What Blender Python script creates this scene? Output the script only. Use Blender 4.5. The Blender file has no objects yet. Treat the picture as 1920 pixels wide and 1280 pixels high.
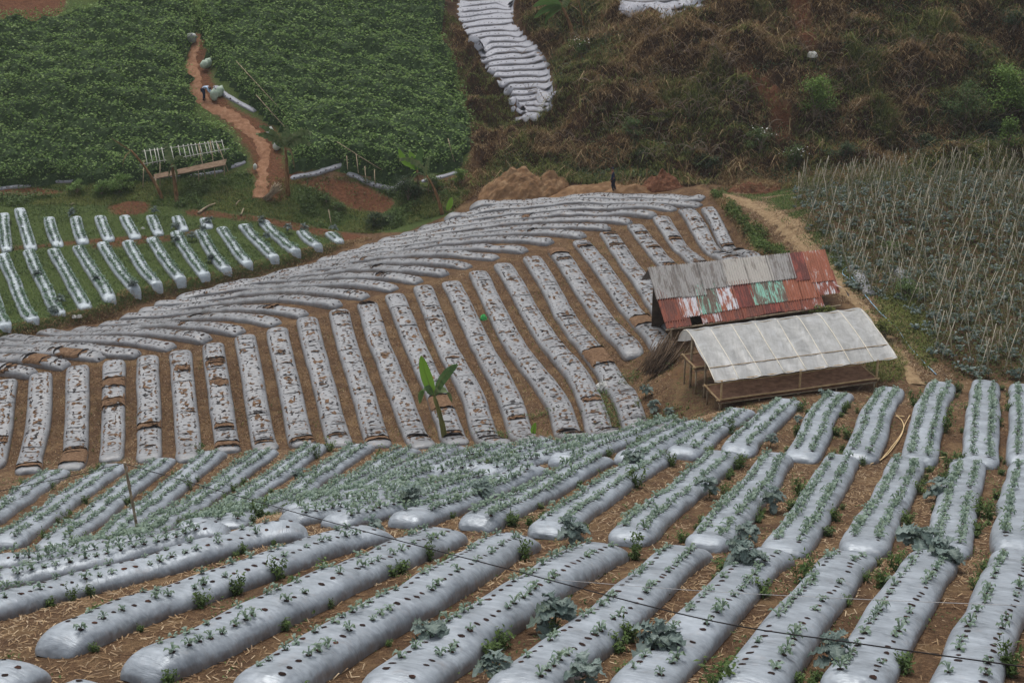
import bpy, math, random
import numpy as np
from mathutils import Vector
random.seed(7); rng = np.random.default_rng(7)
C = bpy.context.scene.collection
scene = bpy.context.scene
# ---------------------------------------------------------------- camera
CAM_H, PITCH, F = 27.0, math.radians(20.0), 2667.0
cam_d = bpy.data.cameras.new("camera"); cam = bpy.data.objects.new("camera", cam_d); C.objects.link(cam)
cam.location = (0, 0, CAM_H); cam.rotation_euler = (math.radians(90) - PITCH, 0, 0)
cam_d.sensor_width = 36; cam_d.lens = 36 * F / 1920; cam_d.clip_end = 2000; cam_d.clip_start = .5
scene.camera = cam
# ---------------------------------------------------------------- sky and sun (bright overcast)
SUN_EL, SUN_ROT = math.radians(66), math.radians(338)
w = bpy.data.worlds.new("World"); scene.world = w; w.use_nodes = True
nt = w.node_tree; nt.nodes.clear()
sky = nt.nodes.new('ShaderNodeTexSky'); sky.sky_type = 'NISHITA'; sky.sun_disc = False
sky.sun_elevation = SUN_EL; sky.sun_rotation = SUN_ROT; sky.dust_density = 4.0; sky.air_density = 1.0; sky.ozone_density = 1.0
hsv = nt.nodes.new('ShaderNodeHueSaturation'); hsv.inputs['Saturation'].default_value = .30
bg = nt.nodes.new('ShaderNodeBackground'); bg.inputs['Strength'].default_value = .13
wo = nt.nodes.new('ShaderNodeOutputWorld')
nt.links.new(sky.outputs[0], hsv.inputs['Color']); nt.links.new(hsv.outputs[0], bg.inputs[0]); nt.links.new(bg.outputs[0], wo.inputs[0])
sd = bpy.data.lights.new("sun", 'SUN'); sd.energy = 1.2; sd.angle = math.radians(24); sd.color = (1, .96, .9)
sun = bpy.data.objects.new("sun", sd); C.objects.link(sun)
# sky sun_rotation is measured from +Y clockwise seen from above
sdir = Vector((math.sin(SUN_ROT) * math.cos(SUN_EL), math.cos(SUN_ROT) * math.cos(SUN_EL), math.sin(SUN_EL)))
sun.rotation_euler = sdir.to_track_quat('Z', 'Y').to_euler(); sun.location = (0, 0, 80)
vs = scene.view_settings; vs.view_transform = 'Standard'; vs.look = 'None'; vs.gamma = 1; vs.exposure = 0.27; vs.use_curve_mapping = False
scene.render.engine = 'CYCLES'

# ---------------------------------------------------------------- projection helpers
FW = np.array([0, math.cos(PITCH), -math.sin(PITCH)]); UP = np.array([0, math.sin(PITCH), math.cos(PITCH)]); CP = np.array([0, 0, CAM_H])
def ray(px, py): return FW + np.array([(px - 960) / F, 0, 0]) + UP * ((640 - py) / F)
def unp(px, py, z): return CP + ray(px, py) * z
def proj(P):
    P = np.atleast_2d(P) - CP; z = P @ FW; z = np.where(z < .1, .1, z)
    return 960 + F * P[:, 0] / z, 640 - F * (P @ UP) / z, z

def vnoise(x, y, seed=0):
    x = np.asarray(x, float); y = np.asarray(y, float)
    xi = np.floor(x).astype(np.int64); yi = np.floor(y).astype(np.int64); fx = x - xi; fy = y - yi
    fx = fx * fx * (3 - 2 * fx); fy = fy * fy * (3 - 2 * fy)
    def h(a, b):
        n = (a * 374761393 + b * 668265263 + seed * 1442695041) & 0xffffffff
        n = ((n ^ (n >> 13)) * 1274126177) & 0xffffffff; n = n ^ (n >> 16)
        return (n & 0xffff) / 65535.0
    return (h(xi, yi) * (1 - fx) + h(xi + 1, yi) * fx) * (1 - fy) + (h(xi, yi + 1) * (1 - fx) + h(xi + 1, yi + 1) * fx) * fy
def fbm(x, y, seed=0, o=3):
    s = 0; a = .5
    for k in range(o): s = s + a * (vnoise(np.asarray(x) * 2 ** k, np.asarray(y) * 2 ** k, seed + k) * 2 - 1); a *= .5
    return s

# ---------------------------------------------------------------- terrain from surveyed points (pixel row/col and distance)
CTRL = [
 # near field, right
 (1800,1230,24),(1800,1126,26.9),(1800,1040,31.4),(1800,920,39.4),(1800,860,44.1),(1800,773,48.8),(1800,725,56),(1800,1330,21.5),
 (1400,1230,24),(1400,1126,27.0),(1400,1040,31.5),(1400,920,39.5),(1400,860,44),(1340,803,48.5),(1450,775,50),(1400,1330,21.5),
 (1000,1230,24),(1000,1126,27),(1000,1040,31.6),(1000,930,39.3),(1010,872,43.5),(1187,852,44.5),(1054,858,45),(1000,1330,21.5),
 (600,1230,24.1),(600,1126,27.1),(600,1040,31.7),(620,968,37),(760,935,39.5),(600,1330,21.5),
 (250,1248,24),(105,1200,26),(250,1136,28.5),(0,1127,31),(200,1075,33),(400,1020,34.5),(0,1078,36),(330,1003,37.5),(0,1250,24.6),(-150,1200,27.5),
 # the fold and the far-left slope of the near field
 (150,1040,41),(15,1012,44),(235,990,46),(368,940,51),(53,916,54),(203,940,51.5),(300,900,55),(448,940,50),(565,915,51),(640,915,50),(720,900,49.5),(500,960,46),(800,905,46.5),
 (396,847,59.3),(125,879,58.5),(590,832,59),(762,841,57),(937,833,54.5),(1028,825,53.5),(1125,818,52),(1293,797,50.5),(1378,767,51.5),(-150,900,57),
 # middle field
 (0,868,60),(200,853,60.3),(500,832,60.8),(857,823,59.2),(1080,813,57),(1235,799,55.5),
 (12,706,66),(147,680,67),(340,650,68.5),(460,625,69.5),(634,575,72.5),(790,530,75.5),(942,490,79),(1090,447,82.5),(1240,402,88),(1325,384,91),
 (72,789,63),(347,746,64),(615,746,64),(889,746,63.2),(1046,751,61),(1163,728,61.5),(700,660,68),(900,640,69),(1050,600,71),(1107,560,73.5),(1220,640,64.5),(1230,560,73),(1309,490,80),(1400,480,82),
 # behind the ridge
 (0,640,76.5),(80,622,79),(193,605,81),(260,580,83),(332,560,85),(438,532,87),(491,520,88),(557,503,89),(629,477,91),(700,454,93),(783,429,95),(833,408,96),(880,386,97),(1000,366,97),(1148,360,95),(1321,364,93),
 (300,610,76.5),(560,535,81.5),(760,480,85.5),(940,430,90),(-150,700,69),(-150,640,78),(1150,395,91),
 # grassy left field
 (40,600,82),(117,590,82.5),(212,560,84),(110,530,87),(300,520,87.5),(50,460,92),(250,450,93),(400,470,91.5),(40,390,97),(300,400,97),(450,415,96),(560,440,95),(620,435,95.5),(-150,560,85),(-150,400,97),
 # gully and foot of the far slope
 (700,432,96.5),(620,405,98.5),(400,375,98.5),(100,370,99.5),(560,350,99.5),(740,380,99.3),(100,342,101.5),(400,318,101.5),(650,320,101.5),(830,325,101.5),(-150,345,101.5),(800,395,97.5),
 # far slope with tall crop
 (100,200,107),(100,50,117),(400,200,107),(600,200,108),(600,50,118),(600,-100,129),(100,-100,128),(350,70,115.5),(-200,100,113),(780,150,111.5),(830,250,105.5),(840,30,120),(-400,-50,123),(-400,200,108),
 (900,20,122),(940,100,116.5),(1000,200,110.5),(950,-60,130),(1040,90,114),(1060,20,117.5),(930,290,102),
 # scrub hill
 (900,345,98.7),(1100,335,98),(1300,338,97.5),(1450,340,97),(1120,220,101.6),(1120,120,105.5),(1250,200,100.6),(1300,90,103.6),(1250,15,112),(1200,-20,116),
 (1400,220,99.7),(1450,100,102),(1480,-20,106),(1700,250,99.5),(1700,120,102),(1700,0,105.5),(1700,-100,110),(1900,240,100),(1900,120,102.5),(1900,0,106),(2100,200,101),(2100,0,106),(1300,-100,122),
 # right: stake field and paths
 (1550,640,61.5),(1700,700,57),(1900,712,57),(1600,500,73),(1800,500,73.5),(1700,350,88),(1900,350,89),(1480,370,89),(1900,300,95),(1600,310,95),(1640,620,62.5),(1480,420,82),(1530,500,74),(2100,500,73.5),(2100,712,57),
 (1250,700,59.5),(1300,730,56.5),(1400,768,52.2),(1640,735,54.5),(1450,600,65),(1350,600,66.5),(2100,920,39.5),(2100,1126,27),(1400,380,90),
]
cp = np.array([unp(*c) for c in CTRL])
anch = [(-30, 8, -11), (0, 6, -11.5), (30, 8, -11), (0, 175, -6), (-60, 175, -6), (60, 165, 0), (95, 60, -21), (-95, 60, -25), (-95, 110, -22), (95, 110, -10), (95, 20, -14), (-95, 20, -15)]
cp = np.vstack([cp, np.array([(a, b, CAM_H + c) for a, b, c in anch])])
def _k(r2): return np.where(r2 < 1e-9, 0, .5 * r2 * np.log(np.maximum(r2, 1e-9)))
_s = 20.0
X = cp[:, :2] / _s; n = len(X)
K = _k(((X[:, None] - X[None]) ** 2).sum(-1)) + np.eye(n) * 2e-4
Pm = np.hstack([np.ones((n, 1)), X])
sol = np.linalg.solve(np.block([[K, Pm], [Pm.T, np.zeros((3, 3))]]), np.concatenate([cp[:, 2], np.zeros(3)]))
def tps(x, y):
    Q = np.stack([x, y], -1) / _s; out = np.empty(len(Q))
    for i in range(0, len(Q), 20000):
        q = Q[i:i + 20000]; out[i:i + 20000] = _k(((q[:, None] - X[None]) ** 2).sum(-1)) @ sol[:n] + sol[n] + q @ sol[n + 1:]
    return out
def axis(lo, hi, step, far):
    a = list(np.arange(lo, hi + 1e-6, step)); g = step; x = hi; r = []
    while x < far[1]: g *= 1.35; x += g; r.append(x)
    g = step; x = lo; l = []
    while x > far[0]: g *= 1.35; x -= g; l.append(x)
    return np.array(l[::-1] + a + r)
GX = axis(-48, 46, .27, (-500, 500)); GY = axis(14, 138, .27, (-300, 700))
mx, my = np.meshgrid(GX, GY); gx = mx.ravel(); gy = my.ravel()
gz = tps(np.clip(gx, -90, 90), np.clip(gy, 2, 172))
def hgt_grid(x, y):
    x = np.asarray(x, float); y = np.asarray(y, float)
    i = np.clip(np.searchsorted(GX, x) - 1, 0, len(GX) - 2); j = np.clip(np.searchsorted(GY, y) - 1, 0, len(GY) - 2)
    fx = np.clip((x - GX[i]) / (GX[i + 1] - GX[i]), 0, 1); fy = np.clip((y - GY[j]) / (GY[j + 1] - GY[j]), 0, 1); Z = GZ
    return (Z[j, i] * (1 - fx) + Z[j, i + 1] * fx) * (1 - fy) + (Z[j + 1, i] * (1 - fx) + Z[j + 1, i + 1] * fx) * fy
GZ = gz.reshape(mx.shape)
_T = np.concatenate([np.arange(17, 60, .25), np.arange(60, 160, .4)])
def hit(px, py, up=0.0):
    d = ray(px, py); P = CP + d[None] * _T[:, None]; g = P[:, 2] - hgt_grid(P[:, 0], P[:, 1]) - up
    k = np.argmax(g < 0)
    if k == 0: k = len(_T) - 1
    t0, t1 = _T[k - 1], _T[k]; a, b = g[k - 1], g[k]; t = t0 + (t1 - t0) * a / (a - b + 1e-12)
    p = CP + d * t; return np.array([p[0], p[1], float(hgt_grid(p[0], p[1]))])
def pip(px, py, poly):
    ins = np.zeros(px.shape, bool); m = len(poly); j = m - 1
    for i in range(m):
        xi, yi = poly[i]; xj, yj = poly[j]
        c = ((yi > py) != (yj > py)) & (px < (xj - xi) * (py - yi) / (yj - yi + 1e-12) + xi); ins ^= c; j = i
    return ins
def polydist(x, y, pts):
    best = np.full(x.shape, 1e9); side = np.zeros(x.shape)
    for a, b in zip(pts[:-1], pts[1:]):
        ax, ay = a[0], a[1]; dx, dy = b[0] - ax, b[1] - ay; L = dx * dx + dy * dy + 1e-9
        t = np.clip(((x - ax) * dx + (y - ay) * dy) / L, 0, 1); ex = x - ax - t * dx; ey = y - ay - t * dy
        d = np.hypot(ex, ey); m = d < best; best = np.where(m, d, best); side = np.where(m, dx * ey - dy * ex, side)
    return best, np.sign(side)
def sm(a, b, x): t = np.clip((x - a) / (b - a), 0, 1); return t * t * (3 - 2 * t)
# bank below the grassy left field (signed step)
bank_px = [(-150,668),(0,634),(70,622),(140,606),(195,597),(228,575),(262,563),(330,549),(400,536),(440,524),(490,511),(552,494),(590,480),(640,464),(690,447)]
bank = [hit(*p) for p in bank_px]
D_, S_ = polydist(gx, gy, bank); sd_ = D_ * S_
endfade = sm(0, 6, np.hypot(gx - bank[-1][0], gy - bank[-1][1]))
gz = gz + (.62 * sm(-.22, .22, sd_) * np.exp(-np.maximum(sd_, 0) / 5.0) - .1 * np.exp(-(sd_ + .5) ** 2 / .15)) * endfade * (D_ < 30)
GZ = gz.reshape(mx.shape)
# bank between the middle field and the dry path on the right
b2 = [hit(*p) for p in [(1336,368),(1362,395),(1390,425),(1425,462),(1470,505)]]
D2, S2 = polydist(gx, gy, b2); s2 = -D2 * S2
gz = gz + (.75 * sm(-.15, .45, s2) * np.exp(-np.maximum(s2 - .5, 0) / 2.5) - .25 * np.exp(-(s2 + .35) ** 2 / .12)) * sm(0, 2.5, np.hypot(gx - b2[-1][0], gy - b2[-1][1])) * (D2 < 12)
gpx, gpy, gzd = proj(np.stack([gx, gy, gz], -1))
SCRUB = [(830,-300),(825,60),(870,180),(890,310),(940,350),(1060,345),(1180,352),(1330,345),(1480,352),(1560,345),(1700,332),(2400,295),(2400,-300)]
PATCH1 = [(858,-90),(860,30),(893,90),(918,132),(955,170),(975,218),(1010,218),(1034,210),(1043,172),(1024,110),(988,72),(962,40),(975,-90)]
PATCH2 = [(1165,-60),(1160,20),(1215,21),(1270,26),(1312,12),(1380,-60)]
isp = pip(gpx, gpy, PATCH1) | pip(gpx, gpy, PATCH2)
scrub = pip(gpx, gpy, SCRUB) & ~isp & (gy > 70)
gz = gz + scrub * (fbm(gx * .35, gy * .35 + gz * .3, 3, 4) * 2.6 + fbm(gx * 1.3, gy * 1.3 + gz, 9, 2) * .7) * sm(350, 300, gpy) * sm(820, 900, gpx + 0 * gpy)
far = (gpy < 420) & (gy > 85) & ~scrub
gz = gz + far * fbm(gx * .5, gy * .5, 21, 3) * .25
gz = gz + fbm(gx * 1.1, gy * 1.1, 31, 3) * .05
GZ = gz.reshape(mx.shape)
def H(x, y): return float(hgt_grid(x, y))
gpx, gpy, gzd = proj(np.stack([gx, gy, gz], -1))

# ---------------------------------------------------------------- materials
def lin(*c): return tuple(((v / 255) / 12.92 if v / 255 <= .04045 else ((v / 255 + .055) / 1.055) ** 2.4) for v in c) + (1,)
class NT:
    def __init__(s, name, rough=.8, spec=.3):
        s.m = bpy.data.materials.new(name); s.m.use_nodes = True; s.t = s.m.node_tree; s.b = s.t.nodes['Principled BSDF']
        s.b.inputs['Roughness'].default_value = rough; s.b.inputs['Specular IOR Level'].default_value = spec
    def n(s, ty, **kw):
        o = s.t.nodes.new(ty)
        for k, v in kw.items():
            if k.startswith('i_'): o.inputs[k[2:].replace('_', ' ')].default_value = v
            else: setattr(o, k, v)
        return o
    def l(s, a, b): s.t.links.new(a, b)
    def noise(s, scale, detail=4, vec=None, rough=.55, dist=0.0):
        o = s.n('ShaderNodeTexNoise'); o.inputs['Scale'].default_value = scale; o.inputs['Detail'].default_value = detail; o.inputs['Roughness'].default_value = rough; o.inputs['Distortion'].default_value = dist
        if vec is None: vec = s.coord()
        s.l(vec, o.inputs['Vector']); return o.outputs['Fac']
    def coord(s):
        if not hasattr(s, '_c'): s._c = s.n('ShaderNodeNewGeometry').outputs['Position']
        return s._c
    def uv(s):
        if not hasattr(s, '_u'): s._u = s.n('ShaderNodeUVMap').outputs['UV']
        return s._u
    def scale(s, vec, sc):
        o = s.n('ShaderNodeVectorMath', operation='MULTIPLY'); s.l(vec, o.inputs[0]); o.inputs[1].default_value = sc; return o.outputs[0]
    def ramp(s, fac, stops):
        o = s.n('ShaderNodeValToRGB'); e = o.color_ramp.elements
        while len(e) < len(stops): e.new(.5)
        for k, (p, c) in enumerate(stops): e[k].position = p; e[k].color = c if len(c) == 4 else tuple(c) + (1,)
        s.l(fac, o.inputs[0]); return o.outputs[0]
    def mix(s, fac, a, b, mode='MIX'):
        o = s.n('ShaderNodeMix', data_type='RGBA', blend_type=mode)
        if isinstance(fac, (int, float)): o.inputs[0].default_value = fac
        else: s.l(fac, o.inputs[0])
        for v, i in ((a, 6), (b, 7)):
            if isinstance(v, tuple): o.inputs[i].default_value = v
            else: s.l(v, o.inputs[i])
        return o.outputs[2]
    def math(s, op, a, b=0.0, clamp=False):
        o = s.n('ShaderNodeMath', operation=op, use_clamp=clamp)
        for v, i in ((a, 0), (b, 1)):
            if isinstance(v, (int, float)): o.inputs[i].default_value = v
            else: s.l(v, o.inputs[i])
        return o.outputs[0]
    def bump(s, h, strength=.4, dist=.02, prev=None):
        o = s.n('ShaderNodeBump'); o.inputs['Strength'].default_value = strength; o.inputs['Distance'].default_value = dist; s.l(h, o.inputs['Height'])
        if prev is not None: s.l(prev, o.inputs['Normal'])
        s.l(o.outputs[0], s.b.inputs['Normal']); return o.outputs[0]
    def color(s, c):
        if isinstance(c, tuple): s.b.inputs['Base Color'].default_value = c
        else: s.l(c, s.b.inputs['Base Color'])
        return s.m
BW = ((0, 0, 0, 1), (1, 1, 1, 1))

def mat_ground():
    t = NT('ground_soil', .95, .1)
    a = t.n('ShaderNodeAttribute', attribute_name='zone'); sep = t.n('ShaderNodeSeparateColor'); t.l(a.outputs['Color'], sep.inputs[0])
    n1 = t.noise(.7, 5); n2 = t.noise(6, 6, rough=.7); n3 = t.noise(17, 5, rough=.75)
    soil = t.ramp(t.math('ADD', t.math('MULTIPLY', n2, .45), t.math('MULTIPLY', n3, .55)), [(.38, lin(50, 37, 28)), (.47, lin(88, 66, 49)), (.56, lin(120, 94, 70)), (.66, lin(162, 138, 106))])
    straw = t.ramp(t.noise(45, 3, t.scale(t.coord(), (1, .45, 1)), .8, 1.5), [(.5, BW[0]), (.62, BW[1])])
    sf = t.math('MULTIPLY', straw, t.ramp(n1, [(.35, (.1,) * 3), (.65, (.75,) * 3)]))
    soil = t.mix(sf, soil, lin(150, 128, 100))
    soil = t.mix(t.ramp(n1, [(.42, BW[0]), (.62, (.55,) * 3)]), soil, lin(78, 58, 45)); soil = t.mix(t.ramp(t.noise(1.1, 3), [(.5, BW[0]), (.66, (.5,) * 3)]), soil, lin(138, 114, 84))
    red = t.ramp(t.noise(5, 6, rough=.7), [(.3, lin(78, 52, 38)), (.6, lin(116, 78, 56)), (.8, lin(146, 108, 80))])
    grass = t.ramp(t.noise(16, 5, rough=.75), [(.3, lin(52, 62, 34)), (.5, lin(76, 92, 50)), (.7, lin(104, 110, 64)), (.85, lin(130, 112, 76))])
    dark = t.ramp(t.noise(3, 6, rough=.75), [(.3, lin(44, 34, 25)), (.5, lin(66, 50, 37)), (.66, lin(88, 62, 44)), (.8, lin(108, 74, 52))])
    nf = t.math('SUBTRACT', t.math('MULTIPLY', n2, 1.6), .8)
    def w(ch): return t.ramp(t.math('ADD', sep.outputs[ch], nf), [(.36, BW[0]), (.64, BW[1])])
    c = t.mix(w(1), soil, red); c = t.mix(w(0), c, grass); c = t.mix(w(2), c, dark)
    hgt = t.math('ADD', t.math('MULTIPLY', n2, 1.0), t.math('MULTIPLY', n3, .5))
    t.bump(hgt, 1.0, .11); return t.color(c)

def mat_film(name, top, low, dirt=.35, rough=.42, seed=0):
    t = NT(name, rough, .4); u = t.uv(); p = t.coord()
    cloud = t.noise(1.3, 5, p, .65); fine = t.noise(9, 4, t.scale(u, (1, .6, 1)), .6)
    c = t.ramp(t.math('ADD', t.math('MULTIPLY', cloud, .6), t.math('MULTIPLY', fine, .4)), [(.34, low), (.62, top)])
    sx = t.n('ShaderNodeSeparateXYZ'); t.l(u, sx.inputs[0])
    edge = t.math('ABSOLUTE', t.math('SUBTRACT', sx.outputs[1], .5)); edge = t.math('MULTIPLY', edge, 2)   # 1 at the buried edge
    ef = t.ramp(t.math('ADD', edge, t.math('MULTIPLY', t.math('SUBTRACT', t.noise(5, 4, p), .5), .5)), [(.72, BW[0]), (1.0, (.75,) * 3)])
    c = t.mix(t.math('MULTIPLY', ef, .8), c, lin(112, 92, 76))
    dn = t.ramp(t.noise(3.2, 6, p, .75), [(.55, BW[0]), (.75, BW[1])])
    c = t.mix(t.math('MULTIPLY', dn, dirt), c, lin(140, 112, 88))
    t.l(t.ramp(cloud, [(.3, (rough - .1,) * 3), (.7, (rough + .18,) * 3)]), t.b.inputs['Roughness'])
    wr = t.noise(1, 4, t.scale(u, (5.0, 1.6, 1)), .6, 1.6); sg = t.noise(2.2, 2, p)
    b1 = t.bump(wr, .6, .04); t.bump(sg, .6, .1, b1)
    t.b.inputs['Metallic'].default_value = .25
    return t.color(c)
def mat_simple(name, stops, scale=8, rough=.85, spec=.2, bump=0, vec=None, detail=4):
    t = NT(name, rough, spec); n_ = t.noise(scale, detail, t.scale(t.coord(), vec) if vec else None, .65)
    c = t.ramp(n_, stops)
    if bump: t.bump(n_, bump, .02)
    return t.color(c)
def mat_leaf(name, cols, rough=.6, spec=.25, trans=.15):
    t = NT(name, rough, spec); g = t.n('ShaderNodeNewGeometry')
    st = [(i / max(1, len(cols) - 1), c) for i, c in enumerate(cols)]
    c = t.ramp(g.outputs['Random Per Island'], st)
    big = t.noise(.5, 3); c = t.mix(t.ramp(big, [(.35, (.0,) * 3), (.65, (.35,) * 3)]), c, cols[0])
    t.color(c)
    if trans:
        tb = t.n('ShaderNodeBsdfTranslucent'); t.l(c, tb.inputs[0]); mx_ = t.n('ShaderNodeMixShader'); mx_.inputs[0].default_value = trans
        out = t.t.nodes['Material Output']; t.l(t.b.outputs[0], mx_.inputs[1]); t.l(tb.outputs[0], mx_.inputs[2]); t.l(mx_.outputs[0], out.inputs['Surface'])
    return t.m
M = {}
M['ground'] = mat_ground()
M['film_near'] = mat_film('silver_film_clean', lin(160, 168, 176), lin(122, 129, 136), .22, .42)
M['film_mid'] = mat_film('silver_film_weathered', lin(143, 145, 148), lin(110, 111, 113), .55, .5)
M['film_left'] = mat_film('silver_film_pale', lin(172, 182, 188), lin(138, 148, 153), .2, .5)
M['film_far'] = mat_film('silver_film_dusty', lin(158, 160, 168), lin(130, 132, 140), .25, .6)
M['black'] = mat_simple('black_underside_and_shadow', [(.3, lin(22, 20, 22)), (.7, lin(48, 44, 44))], 10, .6)  # film's black underside, with the shadow below lifted film painted in
M['hole'] = mat_simple('hole_soil', [(.3, lin(26, 18, 15)), (.55, lin(46, 30, 24)), (.75, lin(96, 62, 46))], 3.0, .95)
M['bare'] = mat_simple('bare_bed_soil', [(.3, lin(78, 60, 46)), (.5, lin(110, 86, 66)), (.72, lin(142, 116, 92))], 9, .95, .1, .6)
M['seed'] = mat_leaf('seedling_leaf', [lin(76, 96, 78), lin(110, 132, 114), lin(140, 158, 144), lin(92, 112, 82)], .55, .3)
M['kale'] = mat_leaf('broccoli_leaf', [lin(76, 92, 86), lin(104, 122, 116), lin(134, 148, 142), lin(82, 98, 80)], .5, .3)
M['weed'] = mat_leaf('weed_leaf', [lin(58, 78, 40), lin(82, 104, 54), lin(108, 130, 68), lin(70, 88, 48)])
M['bean'] = mat_leaf('bean_leaf', [lin(78, 104, 54), lin(104, 134, 72), lin(130, 156, 90), lin(112, 138, 74), lin(156, 176, 118)], .75, .15, .3)
M['bean_dark'] = mat_simple('bean_hull_painted_shade', [(.3, lin(40, 56, 32)), (.7, lin(66, 86, 52))], 4, .9)  # hull sheet under the leaves, shade inside the canopy put into its colour
M['dry'] = mat_leaf('dry_scrub', [lin(88, 66, 42), lin(118, 95, 64), lin(152, 126, 88), lin(98, 76, 50), lin(196, 172, 134), lin(106, 88, 56)], .9, .1, .1)
M['olive'] = mat_leaf('olive_scrub', [lin(66, 74, 40), lin(94, 104, 54), lin(122, 130, 68), lin(140, 134, 88)], .8, .1)
M['straw'] = mat_leaf('straw', [lin(130, 104, 78), lin(166, 142, 110), lin(100, 76, 56), lin(196, 176, 146), lin(84, 62, 46)], .9, .1, 0)
M['grass'] = mat_leaf('grass_blades', [lin(58, 76, 38), lin(80, 102, 50), lin(100, 120, 62), lin(116, 122, 72)], .8, .15)
M['bright'] = mat_leaf('bright_leaf', [lin(70, 98, 40), lin(98, 128, 52), lin(130, 158, 70), lin(86, 112, 46)])
M['vine'] = mat_leaf('vine_leaf', [lin(60, 70, 40), lin(84, 94, 54), lin(108, 112, 70), lin(74, 76, 46)], .8, .1)
M['leftplants'] = mat_leaf('left_field_leaf', [lin(62, 88, 66), lin(92, 118, 94), lin(124, 146, 124), lin(76, 104, 72)], .6, .2)
M['bluegreen'] = mat_leaf('trellis_broccoli_leaf', [lin(56, 72, 62), lin(84, 100, 92), lin(128, 142, 138), lin(62, 82, 60)], .5, .35)
M['dkbush'] = mat_leaf('dark_bush_leaf', [lin(42, 58, 34), lin(58, 76, 44), lin(78, 98, 56)])
M['flower'] = mat_simple('white_flower', [(.3, lin(215, 215, 210)), (.7, lin(240, 240, 236))], 4)
M['twig'] = mat_simple('dead_twig', [(.3, lin(116, 98, 84)), (.7, lin(166, 150, 134))], 6, .9)
M['bamboo'] = mat_simple('weathered_bamboo', [(.3, lin(112, 98, 80)), (.55, lin(158, 142, 118)), (.75, lin(190, 176, 152))], 5, .75, .25)
M['bamboo_new'] = mat_simple('pale_bamboo', [(.3, lin(150, 122, 88)), (.6, lin(190, 164, 124)), (.8, lin(206, 186, 150))], 4, .7, .25)
M['stake'] = mat_leaf('stake_wood', [lin(128, 120, 102), lin(166, 158, 138), lin(198, 190, 172), lin(100, 88, 70)], .85, .1, 0)
M['path'] = mat_simple('trodden_red_soil', [(.3, lin(112, 80, 60)), (.5, lin(138, 102, 78)), (.75, lin(160, 128, 104))], 3, .95, .1, .5, detail=6)
M['drypath'] = mat_simple('dry_trodden_soil', [(.3, lin(112, 90, 68)), (.5, lin(140, 118, 90)), (.75, lin(164, 144, 112))], 3, .95, .1, .5, detail=6)
M['mound'] = mat_simple('mound_soil', [(.25, lin(78, 58, 42)), (.5, lin(124, 96, 70)), (.75, lin(162, 136, 106))], 1.6, .95, .1, .8, detail=7)
M['rubble'] = mat_simple('rubble_soil', [(.25, lin(62, 40, 30)), (.5, lin(104, 70, 52)), (.75, lin(138, 100, 76))], 5, .95, .1, .8, detail=7)
M['bananatrunk'] = mat_simple('banana_stem', [(.3, lin(82, 56, 38)), (.5, lin(124, 92, 62)), (.75, lin(168, 138, 100))], 4, .8, .2, .4, (2, 2, .6))
M['bananagreen'] = mat_simple('banana_green_stem', [(.3, lin(86, 84, 44)), (.7, lin(136, 138, 76))], 3, .6, .3, 0, (2, 2, .6))
M['sack'] = mat_simple('woven_sack', [(.3, lin(176, 184, 176)), (.6, lin(208, 212, 204)), (.8, lin(226, 228, 220))], 6, .7, .3, .5)
M['sackgreen'] = mat_simple('woven_sack_filled', [(.3, lin(140, 160, 140)), (.7, lin(192, 204, 188))], 5, .7, .3, .5)
M['white'] = mat_simple('white_plastic', [(.3, lin(196, 196, 190)), (.7, lin(236, 236, 232))], 7, .5, .4, .5)
M['greenbag'] = mat_simple('green_plastic', [(.3, lin(50, 170, 80)), (.7, lin(96, 214, 120))], 12, .4, .5, .5)

# ---------------------------------------------------------------- mesh helpers
class MB:
    def __init__(s): s.v = []; s.f = []; s.n = 0; s.uv = []
    def add(s, v, f, mi=0, uv=None):
        v = np.asarray(v, float).reshape(-1, 3); f = np.asarray(f, int)
        s.v.append(v); s.f.append((f + s.n, mi)); s.n += len(v)
        s.uv.append(np.zeros((len(v), 2)) if uv is None else np.asarray(uv, float))
    def build(s, name, mats, parent=None, smooth=True, origin=None):
        me = bpy.data.meshes.new(name); V = np.vstack(s.v); UV = np.vstack(s.uv)
        org = np.zeros(3) if origin is None else np.asarray(origin, float); V = V - org
        nl = sum(f.size for f, _ in s.f); npoly = sum(len(f) for f, _ in s.f)
        me.vertices.add(len(V)); me.vertices.foreach_set('co', V.ravel())
        me.loops.add(nl); me.polygons.add(npoly)
        li = np.concatenate([f.ravel() for f, _ in s.f]); me.loops.foreach_set('vertex_index', li.astype(np.int32))
        tot = np.concatenate([np.full(len(f), f.shape[1]) for f, _ in s.f]); st = np.concatenate([[0], np.cumsum(tot)[:-1]])
        me.polygons.foreach_set('loop_start', st.astype(np.int32)); me.polygons.foreach_set('loop_total', tot.astype(np.int32))
        me.polygons.foreach_set('material_index', np.concatenate([np.full(len(f), m) for f, m in s.f]).astype(np.int32))
        me.polygons.foreach_set('use_smooth', np.full(npoly, smooth))
        ul = me.uv_layers.new(name='UVMap'); ul.data.foreach_set('uv', UV[li].ravel())
        if not isinstance(mats, (list, tuple)): mats = [mats]
        for m in mats: me.materials.append(m)
        me.update(calc_edges=True); me.validate()
        o = bpy.data.objects.new(name, me); C.objects.link(o); o.location = org
        if parent is not None:
            o.parent = parent; o.location = org - np.array(parent_world(parent))
        return o
def parent_world(o):
    l = np.array(o.location)
    while o.parent: o = o.parent; l = l + np.array(o.location)
    return l
def tag(o, label=None, cat=None, group=None, kind=None):
    if label: o['label'] = label
    if cat: o['category'] = cat
    if group: o['group'] = group
    if kind: o['kind'] = kind
    return o
def thing(name, loc, label, cat, group=None):
    o = bpy.data.objects.new(name, None); C.objects.link(o); o.location = tuple(loc); o.empty_display_size = .2
    return tag(o, label, cat, group)
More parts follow.
